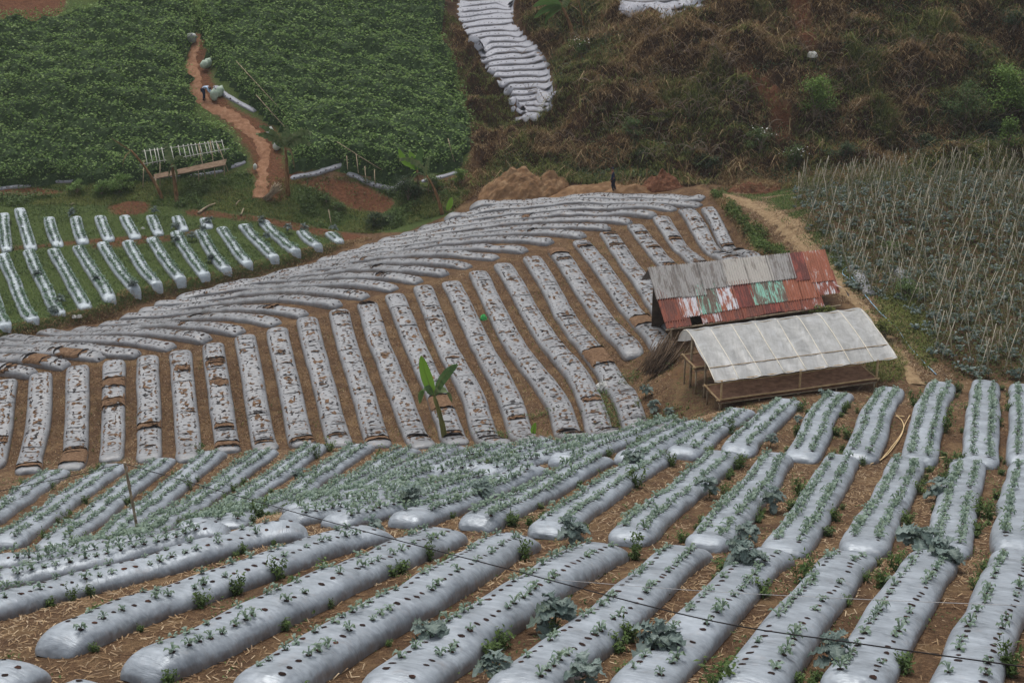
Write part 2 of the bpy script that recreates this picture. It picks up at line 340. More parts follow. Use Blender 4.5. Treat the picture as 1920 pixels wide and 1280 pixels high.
def tube_arrays(pts, r, seg=6, caps=True):
    pts = np.asarray(pts, float); m = len(pts); r = np.broadcast_to(np.asarray(r, float), (m,))
    d = np.gradient(pts, axis=0); d /= np.linalg.norm(d, axis=1)[:, None] + 1e-9
    ref = np.array([0, 0, 1.]) if abs(d[:, 2]).mean() < .8 else np.array([1., 0, 0])
    a = np.cross(d, ref); a /= np.linalg.norm(a, axis=1)[:, None] + 1e-9; b = np.cross(d, a)
    th = np.linspace(0, 2 * math.pi, seg, endpoint=False)
    V = pts[:, None] + r[:, None, None] * (np.cos(th)[None, :, None] * a[:, None] + np.sin(th)[None, :, None] * b[:, None])
    V = V.reshape(-1, 3); i = np.arange(m - 1)[:, None] * seg; j = np.arange(seg)[None]
    f = np.stack([i + j, i + (j + 1) % seg, i + seg + (j + 1) % seg, i + seg + j], -1).reshape(-1, 4)
    return V, f
def add_tube(mb, pts, r, seg=6, mi=0):
    V, f = tube_arrays(pts, r, seg); m = len(pts)
    c0 = len(V); V = np.vstack([V, pts[0], pts[-1]])
    mb.add(V, f, mi)
    # end caps share nothing with the sides (own fan)
    k = np.arange(seg); base = mb.n - len(V)
    mb.f.append((np.stack([np.full(seg, base + c0), base + (k + 1) % seg, base + k], -1), mi))
    mb.f.append((np.stack([np.full(seg, base + c0 + 1), base + (m - 1) * seg + k, base + (m - 1) * seg + (k + 1) % seg], -1), mi))
def spline(pts, n):
    pts = np.asarray(pts, float); m = len(pts)
    if m == 2: t = np.linspace(0, 1, n)[:, None]; return pts[0] * (1 - t) + pts[1] * t
    P = np.vstack([2 * pts[0] - pts[1], pts, 2 * pts[-1] - pts[-2]]); out = []
    for u in np.linspace(0, m - 1 - 1e-9, n):
        i = int(u); t = u - i; a, b, c, d = P[i:i + 4]
        out.append(.5 * (2 * b + (c - a) * t + (2 * a - 5 * b + 4 * c - d) * t * t + (3 * b - a - 3 * c + d) * t ** 3))
    return np.array(out)
def resample(pts, step):
    pts = np.asarray(pts); L = np.concatenate([[0], np.cumsum(np.linalg.norm(np.diff(pts, axis=0), axis=1))])
    n_ = max(4, int(L[-1] / step) + 1); u = np.linspace(0, L[-1], n_)
    return np.stack([np.interp(u, L, pts[:, k]) for k in range(pts.shape[1])], -1), u
def rand_rot(n_, tilt=1.0):
    az = rng.uniform(0, 2 * math.pi, n_); el = rng.normal(0, 1, n_) * tilt
    a = np.stack([np.cos(az) * np.cos(el), np.sin(az) * np.cos(el), np.sin(el)], -1)
    b = np.stack([-np.sin(az), np.cos(az), rng.normal(0, .5 * tilt, n_)], -1)
    b -= (a * b).sum(1)[:, None] * a; b /= np.linalg.norm(b, axis=1)[:, None]
    return a, b
def add_leaves(mb, P, size, mi=0, tilt=.5, aspect=.6):
    n_ = len(P)
    if n_ == 0: return
    a, b = rand_rot(n_, tilt); s = (np.asarray(size) * rng.uniform(.65, 1.35, n_))[:, None]
    up = np.cross(a, b) * s * .12
    V = np.stack([P - a * s * .5, P + b * s * aspect * .5 + up, P + a * s * .5, P - b * s * aspect * .5 + up], 1).reshape(-1, 3)
    i = np.arange(n_)[:, None] * 4; mb.add(V, i + np.array([[0, 1, 2, 3]]), mi)
def add_blades(mb, P, length, width, mi=0, lean=.5, droop=.4, bias=(0, 0, 0)):
    n_ = len(P)
    if n_ == 0: return
    L = (np.asarray(length) * rng.uniform(.5, 1.4, n_))[:, None]; az = rng.uniform(0, 2 * math.pi, n_)
    d = np.stack([np.cos(az) * lean, np.sin(az) * lean, np.ones(n_)], -1) + rng.normal(0, .25, (n_, 3)) * lean + np.array(bias)
    d /= np.linalg.norm(d, axis=1)[:, None]; az2 = az + rng.normal(0, .6, n_)
    out = np.stack([np.cos(az2), np.sin(az2), np.zeros(n_)], -1)
    wd = np.stack([-np.sin(az), np.cos(az), np.zeros(n_)], -1) * (np.asarray(width) * rng.uniform(.6, 1.3, n_))[:, None] * .5
    p1 = P + d * L * .55; p2 = p1 + (d * .5 + out * droop - np.array([0, 0, droop * .8])) * L * .5
    V = np.stack([P - wd, P + wd, p1 + wd * .8, p1 - wd * .8, p2], 1).reshape(-1, 3); i = np.arange(n_)[:, None] * 5
    base = mb.n; mb.add(V, i + np.array([[0, 1, 2, 3]]), mi); mb.f.append((base + i + np.array([[3, 2, 4]]), mi))
def sample_poly(poly, n_, zmax=200, wmin=True):
    """n_ points spread evenly over the ground inside a region given by its corners"""
    cs = np.array([hit(*p) for p in poly]); lo = cs[:, :2].min(0) - 1; hi = cs[:, :2].max(0) + 1
    out = []
    tot = 0
    for _ in range(60):
        q = rng.uniform(lo, hi, (n_ * 2, 2)); z = hgt_grid(q[:, 0], q[:, 1]); a, b, zz = proj(np.column_stack([q, z]))
        m = pip(a, b, poly) & (zz > 15) & (zz < zmax); q = np.column_stack([q, z])[m]; out.append(q); tot += len(q)
        if tot >= n_: break
    return np.vstack(out)[:n_]
ORD = "zeroth first second third fourth fifth sixth seventh eighth ninth tenth eleventh twelfth thirteenth fourteenth fifteenth sixteenth seventeenth eighteenth nineteenth twentieth twenty-first twenty-second twenty-third twenty-fourth twenty-fifth twenty-sixth twenty-seventh twenty-eighth".split()

# ---------------------------------------------------------------- the ground sheet
ZG = np.zeros((len(gx), 4)); ZG[:, 3] = 1
def zone(poly, ch, val=1.0): ZG[pip(gpx, gpy, poly) & (gy > 16), ch] = val
LEFTF = [(-900,360),(-900,700),(-150,665),(0,632),(70,620),(150,600),(228,574),(262,562),(330,548),(440,523),(552,492),(640,462),(650,448),(620,430),(480,405),(300,388)]
zone(LEFTF, 0, .95)
zone([(-900,340),(-900,392),(300,392),(480,410),(640,436),(760,436),(850,400),(890,345),(700,335),(560,345),(440,320),(200,335)], 0, .95)
for pl in ([(556,345),(600,333),(680,345),(745,378),(720,402),(660,392),(610,362)], [(-50,352),(60,350),(140,362),(60,368),(-50,366)], [(200,388),(240,376),(285,380),(270,402),(215,404)],
           [(345,392),(400,396),(500,408),(700,446),(640,452),(480,415),(350,404)], [(180,452),(330,440),(400,418),(395,425),(320,452),(170,468)], [(-60,470),(130,452),(270,440),(270,446),(130,460),(-60,476)]):
    zone(pl, 0, 0); zone(pl, 1, 1)
zone([(-60,640),(70,622),(228,576),(262,563),(440,524),(552,494),(690,448),(690,462),(560,506),(440,538),(330,562),(262,578),(228,594),(120,616),(-60,652)], 0, .1)
zone([(-900,-300),(-900,345),(100,342),(400,318),(650,322),(880,330),(880,200),(830,60),(830,-300)], 0, .9)
zone(SCRUB, 2, .95)
zone(PATCH1, 2, 0); zone(PATCH2, 2, 0)
for pl in ([(1470,-40),(1510,-40),(1530,60),(1540,100),(1510,100),(1480,40)], [(1350,100),(1420,120),(1470,175),(1450,215),(1380,150)], [(1440,185),(1495,195),(1480,260),(1445,280)], [(-90,-90),(140,-90),(120,20),(90,50),(-60,64)]):
    zone(pl, 0, 0); zone(pl, 2, .1); zone(pl, 1, .85)
zone([(1330,352),(1480,350),(1495,380),(1560,440),(1650,600),(1740,720),(1690,735),(1600,640),(1560,560),(1470,460),(1380,380)], 0, .6)
zone([(1500,370),(2300,290),(2300,715),(1760,715),(1660,600),(1560,450)], 0, .3); zone([(1540,370),(2300,290),(2300,705),(1790,705),(1700,600),(1580,450)], 2, .5)
zone([(1340,366),(1420,372),(1500,440),(1600,545),(1700,660),(1725,720),(1690,735),(1640,650),(1570,575),(1470,470),(1400,430)], 0, 0)
zone([(1340,370),(1358,370),(1475,468),(1440,485),(1400,455)], 0, .7)
zone([(1245,690),(1340,660),(1350,770),(1280,790),(1230,760)], 0, .35)
zone([(880,350),(1340,350),(1340,372),(890,388)], 0, 0); zone([(880,350),(1340,350),(1340,372),(890,388)], 2, 0)
zone([(1200,660),(1340,690),(1330,740),(1240,720)], 1, .5)
# earth at the sides of the bean path
zone([(345,60),(385,60),(400,150),(440,200),(520,240),(560,330),(560,420),(450,420),(470,300),(440,250),(380,200),(350,130)], 1, .75); zone([(345,60),(385,60),(400,150),(440,200),(520,240),(540,330),(540,380),(480,380),(470,300),(440,250),(380,200),(350,130)], 0, .25)
Z4 = ZG[:, :3].reshape(len(GY), len(GX), 3)
for _ in range(3): Z4 = (Z4 + np.roll(Z4, 1, 0) + np.roll(Z4, -1, 0) + np.roll(Z4, 1, 1) + np.roll(Z4, -1, 1)) / 5
ZG[:, :3] = Z4.reshape(-1, 3)
mb = MB(); nx, ny = len(GX), len(GY); ii = (np.arange(ny - 1)[:, None] * nx + np.arange(nx - 1)[None]).ravel()
mb.add(np.stack([gx, gy, gz], -1), np.stack([ii, ii + 1, ii + nx + 1, ii + nx], -1), 0)
ground = mb.build('ground', M['ground']); tag(ground, kind='structure')
ca = ground.data.color_attributes.new('zone', 'FLOAT_COLOR', 'POINT'); ca.data.foreach_set('color', ZG.ravel())

def strip(name, pts_px, widths, mat, lift=.03, jag=.12, step=.3):
    w3 = np.array([hit(*p) for p in pts_px]); c = spline(np.column_stack([w3[:, :2], widths]), 80); c, u = resample(c, step)
    d = np.gradient(c[:, :2], axis=0); d /= np.linalg.norm(d, axis=1)[:, None]; nrm = np.stack([-d[:, 1], d[:, 0]], -1)
    cols = np.linspace(-1, 1, 7); V = []
    for k, s in enumerate(cols):
        j = (rng.normal(0, jag, len(c)) if abs(s) == 1 else 0)
        xy = c[:, :2] + nrm * ((s * c[:, 2] * .5 + j)[:, None] if not np.isscalar(j) else (s * c[:, 2] * .5)[:, None])
        V.append(np.column_stack([xy, hgt_grid(xy[:, 0], xy[:, 1]) + lift * (1 - .9 * abs(s) ** 4)]))
    V = np.stack(V, 1).reshape(-1, 3); m = len(c); i = (np.arange(m - 1)[:, None] * 7 + np.arange(6)[None]).ravel()
    mb = MB(); mb.add(V, np.stack([i, i + 1, i + 8, i + 7], -1)); return tag(mb.build(name, mat), kind='structure')
strip('footpath', [(372,62),(362,110),(364,140),(372,175),(395,200),(430,215),(462,240),(487,262),(496,295),(492,330),(488,372)], [.5,.7,.9,.9,.9,1.1,1.0,.9,.8,.7,1.2], M['path'], .06, .1)
strip('footpath', [(1345,368),(1400,378),(1450,405),(1510,460),(1570,525),(1610,570),(1650,620),(1690,670),(1722,722)], [1.0,1.3,1.2,1.0,.8,.65,.6,.6,.7], M['drypath'], .05, .12)

# ---------------------------------------------------------------- planting beds
_a = np.linspace(0, math.pi, 41); _px = -np.sign(np.cos(_a)) * np.abs(np.cos(_a)) ** .72; _pz = np.sin(_a) ** .62
class Bed:
    def __init__(s, px, W, h, step=.25, seed=0, rough=1.0):
        pts = np.array([hit(p[0], p[1], h * .75)[:2] for p in px]); c = spline(pts, 60); s.c, s.u = resample(c, step); s.L = s.u[-1]
        s.W, s.h, s.seed, s.rough = W, h, seed, rough
        d = np.gradient(s.c, axis=0); d /= np.linalg.norm(d, axis=1)[:, None] + 1e-9
        # always run away from the camera
        if (s.c[-1] - s.c[0])[1] < 0: pass
        s.d = d; s.nr = np.stack([-d[:, 1], d[:, 0]], -1); s.ee = min(.55 * W, s.L * .3)
    def at(s, u, v):
        """u metres along, v in -1..1 across the film (arc parameter)"""
        u = np.asarray(u, float); v = np.asarray(v, float); sd = s.seed * 13.7
        cx = np.interp(u, s.u, s.c[:, 0]); cy = np.interp(u, s.u, s.c[:, 1]); nx_ = np.interp(u, s.u, s.nr[:, 0]); ny_ = np.interp(u, s.u, s.nr[:, 1])
        e = np.clip(np.minimum(u, s.L - u) / s.ee, 0, 1); e = np.sqrt(np.maximum(0, 1 - (1 - e) ** 1.75)); 
        a = (v + 1) * .5 * math.pi; lx = np.interp(a, _a, _px); lz = np.interp(a, _a, _pz)
        wv = 1 + s.rough * .055 * (vnoise(u * .8 + sd, u * 0 + sd) - .5) * 2
        wob = s.rough * .04 * (vnoise(u * .5 + sd, u * 0 + 5.5 + sd) - .5) * 2
        x = lx * s.W * .5 * wv * (.58 + .42 * e) + wob
        hz = s.h * (1 + s.rough * .16 * (vnoise(u * .9 + sd, u * 0 + 9.1) - .5) * 2)
        lump = s.rough * .035 * (vnoise(u * 2.2 + sd, v * 2.2 + 3) - .5) * lz
        X_ = cx + nx_ * x; Y_ = cy + ny_ * x
        zg = hgt_grid(cx, cy) * .55 + hgt_grid(X_, Y_) * .45
        return np.stack([X_, Y_, zg + hz * lz * e + lump - .05 * (1 - lz) ** 3], -1)
    def vof(s, off): # v for a lateral offset in metres
        return np.interp(off / (s.W * .5), _px, _a) / math.pi * 2 - 1
    def nrm(s, u, v):
        p = s.at(u, v); a = s.at(np.minimum(u + .05, s.L), v) - s.at(np.maximum(u - .05, 0), v); b = s.at(u, np.minimum(v + .04, 1)) - s.at(u, np.maximum(v - .04, -1))
        n_ = np.cross(a, b); n_ /= np.linalg.norm(n_, axis=-1)[..., None] + 1e-9; n_ *= np.sign(n_[..., 2:3] + 1e-9); return p, n_
    def mesh(s, mb, m=15):
        uu = np.unique(np.concatenate([s.u, s.ee * np.array([0, .04, .12, .25, .45, .7]), s.L - s.ee * np.array([0, .04, .12, .25, .45, .7])]))
        vv = np.linspace(-1, 1, m); U, V = np.meshgrid(uu, vv, indexing='ij'); P = s.at(U.ravel(), V.ravel())
        n_ = len(uu); i = (np.arange(n_ - 1)[:, None] * m + np.arange(m - 1)[None]).ravel()
        uv = np.stack([U.ravel() + s.seed * 3.3, (V.ravel() + 1) / 2], -1)
        mb.add(P, np.stack([i, i + 1, i + m + 1, i + m], -1), 0, uv)
    def discs(s, mb, u, v, ru, rv, mi=1, seg=8, lift=.006):
        """soft-edged planting holes lying on the film"""
        n_ = len(u)
        if n_ == 0: return
        th = np.linspace(0, 2 * math.pi, seg, endpoint=False); jr = rng.uniform(.75, 1.25, (n_, seg))
        dv = 2.0 / (s.W * 1.35)
        U = u[:, None] + ru[:, None] * jr * np.cos(th); V = v[:, None] + rv[:, None] * dv * jr * np.sin(th)
        Uc = np.concatenate([u[:, None], U], 1).ravel(); Vc = np.concatenate([v[:, None], V], 1).ravel()
        p, nn = s.nrm(np.clip(Uc, 0, s.L), np.clip(Vc, -1, 1)); p = p + nn * lift
        i = np.arange(n_)[:, None, None] * (seg + 1); k = np.arange(seg)
        f = np.stack([np.zeros(seg, int), 1 + k, 1 + (k + 1) % seg], -1)[None] + i
        mb.add(p, f.reshape(-1, 3), mi)
    def patch(s, mb, u0, u1, v0, v1, mi, jag=.06, lift=.012, nu=6, nv=9):
        U, V = np.meshgrid(np.linspace(0, 1, nu), np.linspace(0, 1, nv), indexing='ij')
        lo = u0 + rng.normal(0, jag, nv); hi = u1 + rng.normal(0, jag, nv)
        l2 = v0 + rng.normal(0, .05, nu); h2 = v1 + rng.normal(0, .05, nu)
        UU = lo[None] + (hi - lo)[None] * U; VV = l2[:, None] + (h2 - l2)[:, None] * V
        p, nn = s.nrm(np.clip(UU.ravel(), 0, s.L), np.clip(VV.ravel(), -.98, .98)); mid = (4 * U * (1 - U) * 4 * V * (1 - V)).ravel() ** .3
        p = p + nn * (lift * (.5 + .5 * mid))[:, None] + np.array([0, 0, 1]) * (rng.normal(0, .006, len(p)) * mid)[:, None]
        i = (np.arange(nu - 1)[:, None] * nv + np.arange(nv - 1)[None]).ravel()
        mb.add(p, np.stack([i, i + 1, i + nv + 1, i + nv], -1), mi)
    def flap(s, mb, u, v0, v1, mi, hgt=.05, wid=.06, sgn=1):
        nv = 9; v = np.linspace(v0, v1, nv); uj = u + rng.normal(0, .025, nv) + .05 * np.sin(np.linspace(0, 3.1, nv))
        p, nn = s.nrm(np.clip(uj, 0, s.L), v); env = np.sin(np.linspace(0, math.pi, nv)) ** .5
        dirn = s.at(np.clip(uj + .1 * sgn, 0, s.L), v) - p; dirn /= np.linalg.norm(dirn, axis=1)[:, None] + 1e-9
        q = p + nn * (hgt * env * rng.uniform(.6, 1.3, nv))[:, None] + dirn * (wid * env)[:, None]
        p = p + nn * .004
        V = np.stack([p, q], 1).reshape(-1, 3); i = np.arange(nv - 1) * 2; mb.add(V, np.stack([i, i + 1, i + 3, i + 2], -1), mi)

def leaf_tpl(nleaf, L, wd, seed, up=.5):
    """small rosette: bent two-piece leaves round a short stem"""
    r = np.random.default_rng(seed); V = []; Fq = []; k = 0
    for i in range(nleaf):
        az = i * 2.4 + r.uniform(-.4, .4); l = L * r.uniform(.65, 1.2); el = up * r.uniform(.5, 1.5); w_ = wd * r.uniform(.7, 1.2)
        d = np.array([math.cos(az), math.sin(az), 0]); s_ = np.array([-math.sin(az), math.cos(az), 0]); z = np.array([0, 0, 1.])
        p0 = z * .02; p1 = d * l * .45 + z * (.03 + l * el * .7); p2 = d * l * .8 + z * (.03 + l * el * .85); p3 = d * l * 1.05 + z * (.02 + l * el * .5)
        V += [p0 - s_ * .006, p0 + s_ * .006, p1 - s_ * w_ * .35, p1 + s_ * w_ * .35, p2 - s_ * w_ * .55 + z * .01 * r.uniform(-1, 1), p2 + s_ * w_ * .55, p3 - s_ * w_ * .15, p3 + s_ * w_ * .15]
        Fq += [[k, k + 1, k + 3, k + 2], [k + 2, k + 3, k + 5, k + 4], [k + 4, k + 5, k + 7, k + 6]]; k += 8
    return np.array(V), np.array(Fq)
SEED_T = [leaf_tpl(6 + (i % 3), .14, .062, i + 3, .6 + .12 * (i % 3)) for i in range(6)]
seed_meshes = []
for v_, f_ in SEED_T:
    b_ = MB(); b_.add(v_, f_); o_ = b_.build('seedling', M['seed'], smooth=False); seed_meshes.append(o_.data); bpy.data.objects.remove(o_)
seed_list = []   # (position, scale, rotation, bed phrase)
def put_tpl(mb, tpls, P, S, mi=0):
    R = rng.uniform(0, 2 * math.pi, len(P)); T = rng.integers(0, len(tpls), len(P))
    for t, (v_, f_) in enumerate(tpls):
        m = T == t; k = m.sum()
        if not k: continue
        c, s_ = np.cos(R[m]), np.sin(R[m]); sc = S[m]
        x = (v_[None, :, 0] * c[:, None] - v_[None, :, 1] * s_[:, None]) * sc[:, None]; y = (v_[None, :, 0] * s_[:, None] + v_[None, :, 1] * c[:, None]) * sc[:, None]; z = v_[None, :, 2] * sc[:, None]
        V = np.stack([x, y, z], -1) + P[m][:, None]; f = f_[None] + (np.arange(k) * len(v_))[:, None, None]
        mb.add(V.reshape(-1, 3), f.reshape(-1, f_.shape[1]), mi)
BEDS = {}
def make_bed(key, px, W, h, film, label, group, seed, rows=(), sp=.3, hole=(.05, .05), plant=0, psize=1, torn=0, phrase=None, rough=1.0, step=.25, m=15, skip=.0, mud=0):
    b = Bed(px, W, h, step, seed, rough); mb = MB(); b.mesh(mb, m)
    for k, off in enumerate(rows):
        n_ = int((b.L - .7) / sp); u = (.38 if plant else .2) + (np.arange(n_) + (k % 2) * .5) * sp + rng.normal(0, .025 if plant else .05, n_); keep = rng.random(n_) > skip; u = u[keep & (u < b.L - .2)]
        v = np.full(len(u), b.vof(off)) + rng.normal(0, .018 if plant else .05, len(u))
        jr_ = (.8, 1.2) if plant else (.5, 1.5); b.discs(mb, u, v, rng.uniform(*jr_, len(u)) * hole[0], rng.uniform(*jr_, len(u)) * hole[1])
        if plant:
            edge = (u > .75) & (u < b.L - .35); pk = edge & (rng.random(len(u)) < plant); P, nn = b.nrm(u[pk], v[pk])
            for q in P: seed_list.append((q, psize * rng.uniform(.7, 1.3), phrase))
    bares = []
    if torn:
        n_ = rng.poisson(torn * b.L)
        for _ in range(n_):
            u0 = rng.uniform(.4, b.L - .9); r = rng.random(); lean = rng.uniform(-.25, .25)
            if r < .06:
                du = rng.uniform(.18, .55); v0 = -.62 + rng.uniform(0, .3); v1 = .62 - rng.uniform(0, .3)
                bare = MB(); b.patch(bare, u0, u0 + du, v0, v1, 0, .10, nu=8, nv=13); bares.append(bare)
                b.flap(mb, u0, v0 - .08, v1 + .08, 2, rng.uniform(.03, .09), .04, -1); b.flap(mb, u0 + du, v0 - .05, v1 + .05, 2, rng.uniform(.04, .1), .05, 1)
            elif r < .5:
                v0 = rng.uniform(-.7, .3); v1 = v0 + rng.uniform(.15, .5); du = rng.uniform(.05, .13); b.patch(mb, u0, u0 + du, v0, min(v1, .8), 3, .03, nu=4, nv=7)
                b.flap(mb, u0 + du, v0 - .03, min(v1, .8) + .03, 2, rng.uniform(.02, .06), .03, 1)
            else: b.flap(mb, u0, -.85 + rng.uniform(0, .5), .85 - rng.uniform(0, .5), 2, rng.uniform(.015, .04), .03, 1)
        # soil showing along the planting lines
        for off in rows[:]:
            for _ in range(int(b.L * torn * 1.5)):
                u0 = rng.uniform(.4, b.L - .6); v0 = b.vof(off) - .05; b.patch(mb, u0, u0 + rng.uniform(.05, .32), v0, v0 + rng.uniform(.03, .12), 3 if rng.random() < .75 else 2, .04, nu=4, nv=4)
    for (ua, ub) in (mud or ()):
        bare = MB(); b.patch(bare, ua * b.L, ub * b.L, -.8, .8, 0, .12, nu=10, nv=12, lift=.03); bares.append(bare)
        b.flap(mb, ua * b.L, -.8, .8, 2, .09, .05, 1); b.flap(mb, ub * b.L, -.8, .8, 2, .09, .05, 1)
    mid = b.at(np.array([b.L * .5]), np.array([0.]))[0]; org = (mid[0], mid[1], H(mid[0], mid[1]))
    o = mb.build('mulched_bed', [film, M['hole'], M['black'], M['bare']], origin=org); tag(o, label, 'planting bed', group)
    for bare in bares: bare.build('bare_soil', M['bare'], parent=o, origin=org)
    BEDS[key] = b; return b

near_rows = (-.25, .25)
D = [[(200,1020),(100,1036),(0,1052),(-70,1062)], [(430,985),(330,1003),(240,1028),(130,1055),(0,1080),(-60,1095)], [(578,982),(480,996),(400,1020),(300,1050),(200,1075),(100,1100),(0,1127),(-70,1146)],
 [(722,986),(607,1014),(506,1051),(398,1088),(250,1136),(160,1172),(92,1204)], [(848,988),(719,1040),(613,1086),(506,1137),(400,1187),(300,1228),(250,1250)],
 [(988,1000),(930,1022),(825,1086),(706,1152),(613,1206),(520,1262),(470,1295)], [(1150,1016),(1080,1047),(1020,1083),(940,1134),(852,1192),(772,1250),(720,1295)],
 [(1308,1022),(1260,1047),(1206,1096),(1126,1164),(1046,1222),(985,1272),(950,1300)], [(1455,1028),(1415,1052),(1376,1089),(1333,1139),(1285,1195),(1227,1253),(1190,1298)],
 [(1606,1030),(1579,1054),(1547,1091),(1515,1130),(1475,1183),(1436,1237),(1400,1295)], [(1758,1034),(1725,1075),(1688,1126),(1659,1179),(1625,1232),(1595,1295)], [(1913,1034),(1893,1075),(1871,1126),(1850,1179),(1829,1232),(1806,1298)]]
for i, p in enumerate(D):
    ph = "the %s foreground bed from the left" % ORD[i + 1]
    make_bed('D%d' % i, p, 1.16 if i < 7 else 1.08, .42 if i < 7 else .37, M['film_near'], "broad silver bed with sparse seedlings, %s from left in the foreground row" % ORD[i + 1],
             'silver mulched beds of the foreground row', 100 + i, near_rows, .29, (.052, .052), .95 if i < 2 else .52, 1.05 if i < 2 else .85, 0, ph, 1.0, .2, 17, 0.06)
for i, p in enumerate([[(58,1238),(0,1262),(-60,1290)], [(206,1278),(150,1308),(90,1345)]]):
    make_bed('E%d' % i, p, 1.24, .42, M['film_near'], ["round-ended silver bed cut off by the lower left corner", "silver bed whose tip just shows at the bottom edge left of the foreground row"][i],
             'silver mulched beds below the foreground row', 120 + i, near_rows, .29, (.052, .052), .6, 1.0, 0, ["the bed in the lower left corner", "the bed tip at the bottom edge"][i], 1.0, .2, 17)
B = [[(800,900),(700,930),(610,953),(535,968)], [(920,882),(850,905),(760,936),(620,972)], [(1010,870),(940,902),(850,938),(752,972)], [(1130,850),(1050,893),(965,938),(888,978)], [(1245,845),(1160,895),(1090,943),(1022,992)],
 [(1362,844),(1295,905),(1235,952),(1172,1005)], [(1462,849),(1410,915),(1360,972),(1318,1016)], [(1580,851),(1545,915),(1505,978),(1468,1026)], [(1706,854),(1675,920),(1643,978),(1615,1028)],
 [(1817,857),(1801,920),(1785,978),(1776,1028)], [(1927,865),(1915,940),(1905,1026)]]
for i, p in enumerate(B):
    ph = "the %s second-row bed from the left" % ORD[i + 1]
    make_bed('B%d' % i, p, 1.10, .36, M['film_near'], "silver bed with two lines of young broccoli, %s from left in the second row" % ORD[i + 1],
             'silver mulched beds of the second row', 140 + i, near_rows, .26, (.05, .05), .97 if i < 4 else .92, 1.15 if i < 4 else 1.0, 0, ph, 1.0, .22, 15, 0.03)
A = [[(110,878),(53,914),(0,950),(-40,975)], [(218,868),(160,907),(113,940),(60,975),(8,1016)], [(312,855),(255,898),(203,938),(150,978),(95,1020)], [(407,843),(345,891),(289,938),(225,986),(150,1036)],
 [(506,840),(437,888),(368,938),(290,985),(230,1010)], [(598,829),(520,886),(448,938),(360,982)], [(684,831),(620,873),(565,913),(490,953),(420,978)], [(772,838),(700,878),(640,913),(560,945)],
 [(860,834),(790,864),(720,896),(650,925)], [(948,829),(870,858),(790,886),(715,912)], [(1040,822),(960,848),(880,874),(800,893)], [(1135,816),(1060,838),(975,862),(890,885)],
 [(1300,790),(1250,800),(1150,830),(1050,862)], [(1396,770),(1360,785),(1300,800),(1245,822),(1178,856)], [(1482,746),(1449,776),(1401,815),(1378,850)][:0] or [(1484,748),(1449,776),(1410,806),(1380,843)],
 [(1576,732),(1541,773),(1528,810),(1502,854)], [(1672,724),(1642,773),(1630,812),(1611,856)], [(1767,713),(1741,773),(1733,815),(1723,862)], [(1850,711),(1843,773),(1839,865)], [(1921,716),(1925,790),(1922,865)]]
A.insert(14, [(1484,748),(1449,776),(1401,815),(1380,843)]); A.pop(15)
A.insert(14, [(1400,764),(1378,776),(1335,803),(1278,848)])
A[13] = [(1322,787),(1293,799),(1245,821),(1175,858)]; A[12] = [(1262,786),(1206,806),(1130,834),(1048,862)]
for i, p in enumerate(A):
    left = i < 12
    lab = ("silver bed ending at the brown middle field, %s from left in the third row" if left else "silver bed near the nursery shed, %s from left in the third row") % ORD[i + 1]
    ph = "the %s third-row bed from the left" % ORD[i + 1]
    make_bed('A%d' % i, p, 1.12, .34, M['film_near'], lab, 'silver mulched beds of the third row', 170 + i, near_rows, .27, (.05, .05), (.6, .72, .8, .9, .97, .98, .98, .98, 1, 1, 1, 1)[i] if left else .97,
             (1.0 if i < 4 else 1.15) if left else 1.0, 0, ph, 1.0, .25, 13, 0.02)

Mf = [[(12,706),(0,789),(-20,872)], [(77,694),(72,789),(57,853),(52,880)], [(147,680),(143.5,789),(132,874)], [(214,671),(212.5,789),(207,858)], [(276,663),(280,789),(279,858)], [(337,652),(347,746),(354,858)],
 [(398,639),(414,746),(427,842)], [(460,623),(462,645),(480,746),(500,838)], [(519,610),(524,645),(548,746),(570,828)], [(575,591),(586,642),(615,746),(640,829)], [(634,576),(650,642),(685,746),(712,831)],
 [(686,562),(711,640),(754,746),(795,833)], [(737,547),(775,640),(825,746),(859,826)], [(790,531),(835,640),(889,746),(936,828)], [(843,523),(901,640),(960,754),(1009,826)], [(893,505),(963,640),(1046,752),(1082,815)],
 [(941,490),(1033,640),(1099,730),(1162,812)], [(995,477),(1046,564),(1099,640),(1163,728),(1238,803)], [(1041,463),(1107,560),(1150,615),(1190,664)], [(1087,447),(1159,543),(1235,633),(1246,648)],
 [(1138,432),(1174,485),(1227,559),(1262,610)], [(1189,418),(1255,498),(1300,555)], [(1237,402),(1309,490),(1350,540)], [(1284,390),(1368,482),(1400,515)], [(1324,386),(1410,477),(1440,508)]]
mud = {1: [(.86, .95)], 2: [(.74, .93)], 3: [(.22, .30), (.40, .46)], 4: [(.60, .64)], 6: [(.89, .96)], 8: [(.93, .97)], 10: [(.92, .96)], 12: [(.64, .72)], 18: [(.0, .07)], 19: [(.70, .79)], 17: [(.48, .54)]}
for i, p in enumerate(Mf):
    make_bed('M%d' % i, p, 1.08 if i < 24 else .85, .30, M['film_mid'], "weathered bed with torn silver film, %s from left in the middle field" % ORD[i + 1],
             'weathered beds of the middle field', 200 + i, (-.36, -.13, .12, .34), .22, (.024, .04), 0, 1, 1.1, None, .8, .2, 15, .15, mud.get(i, 0))
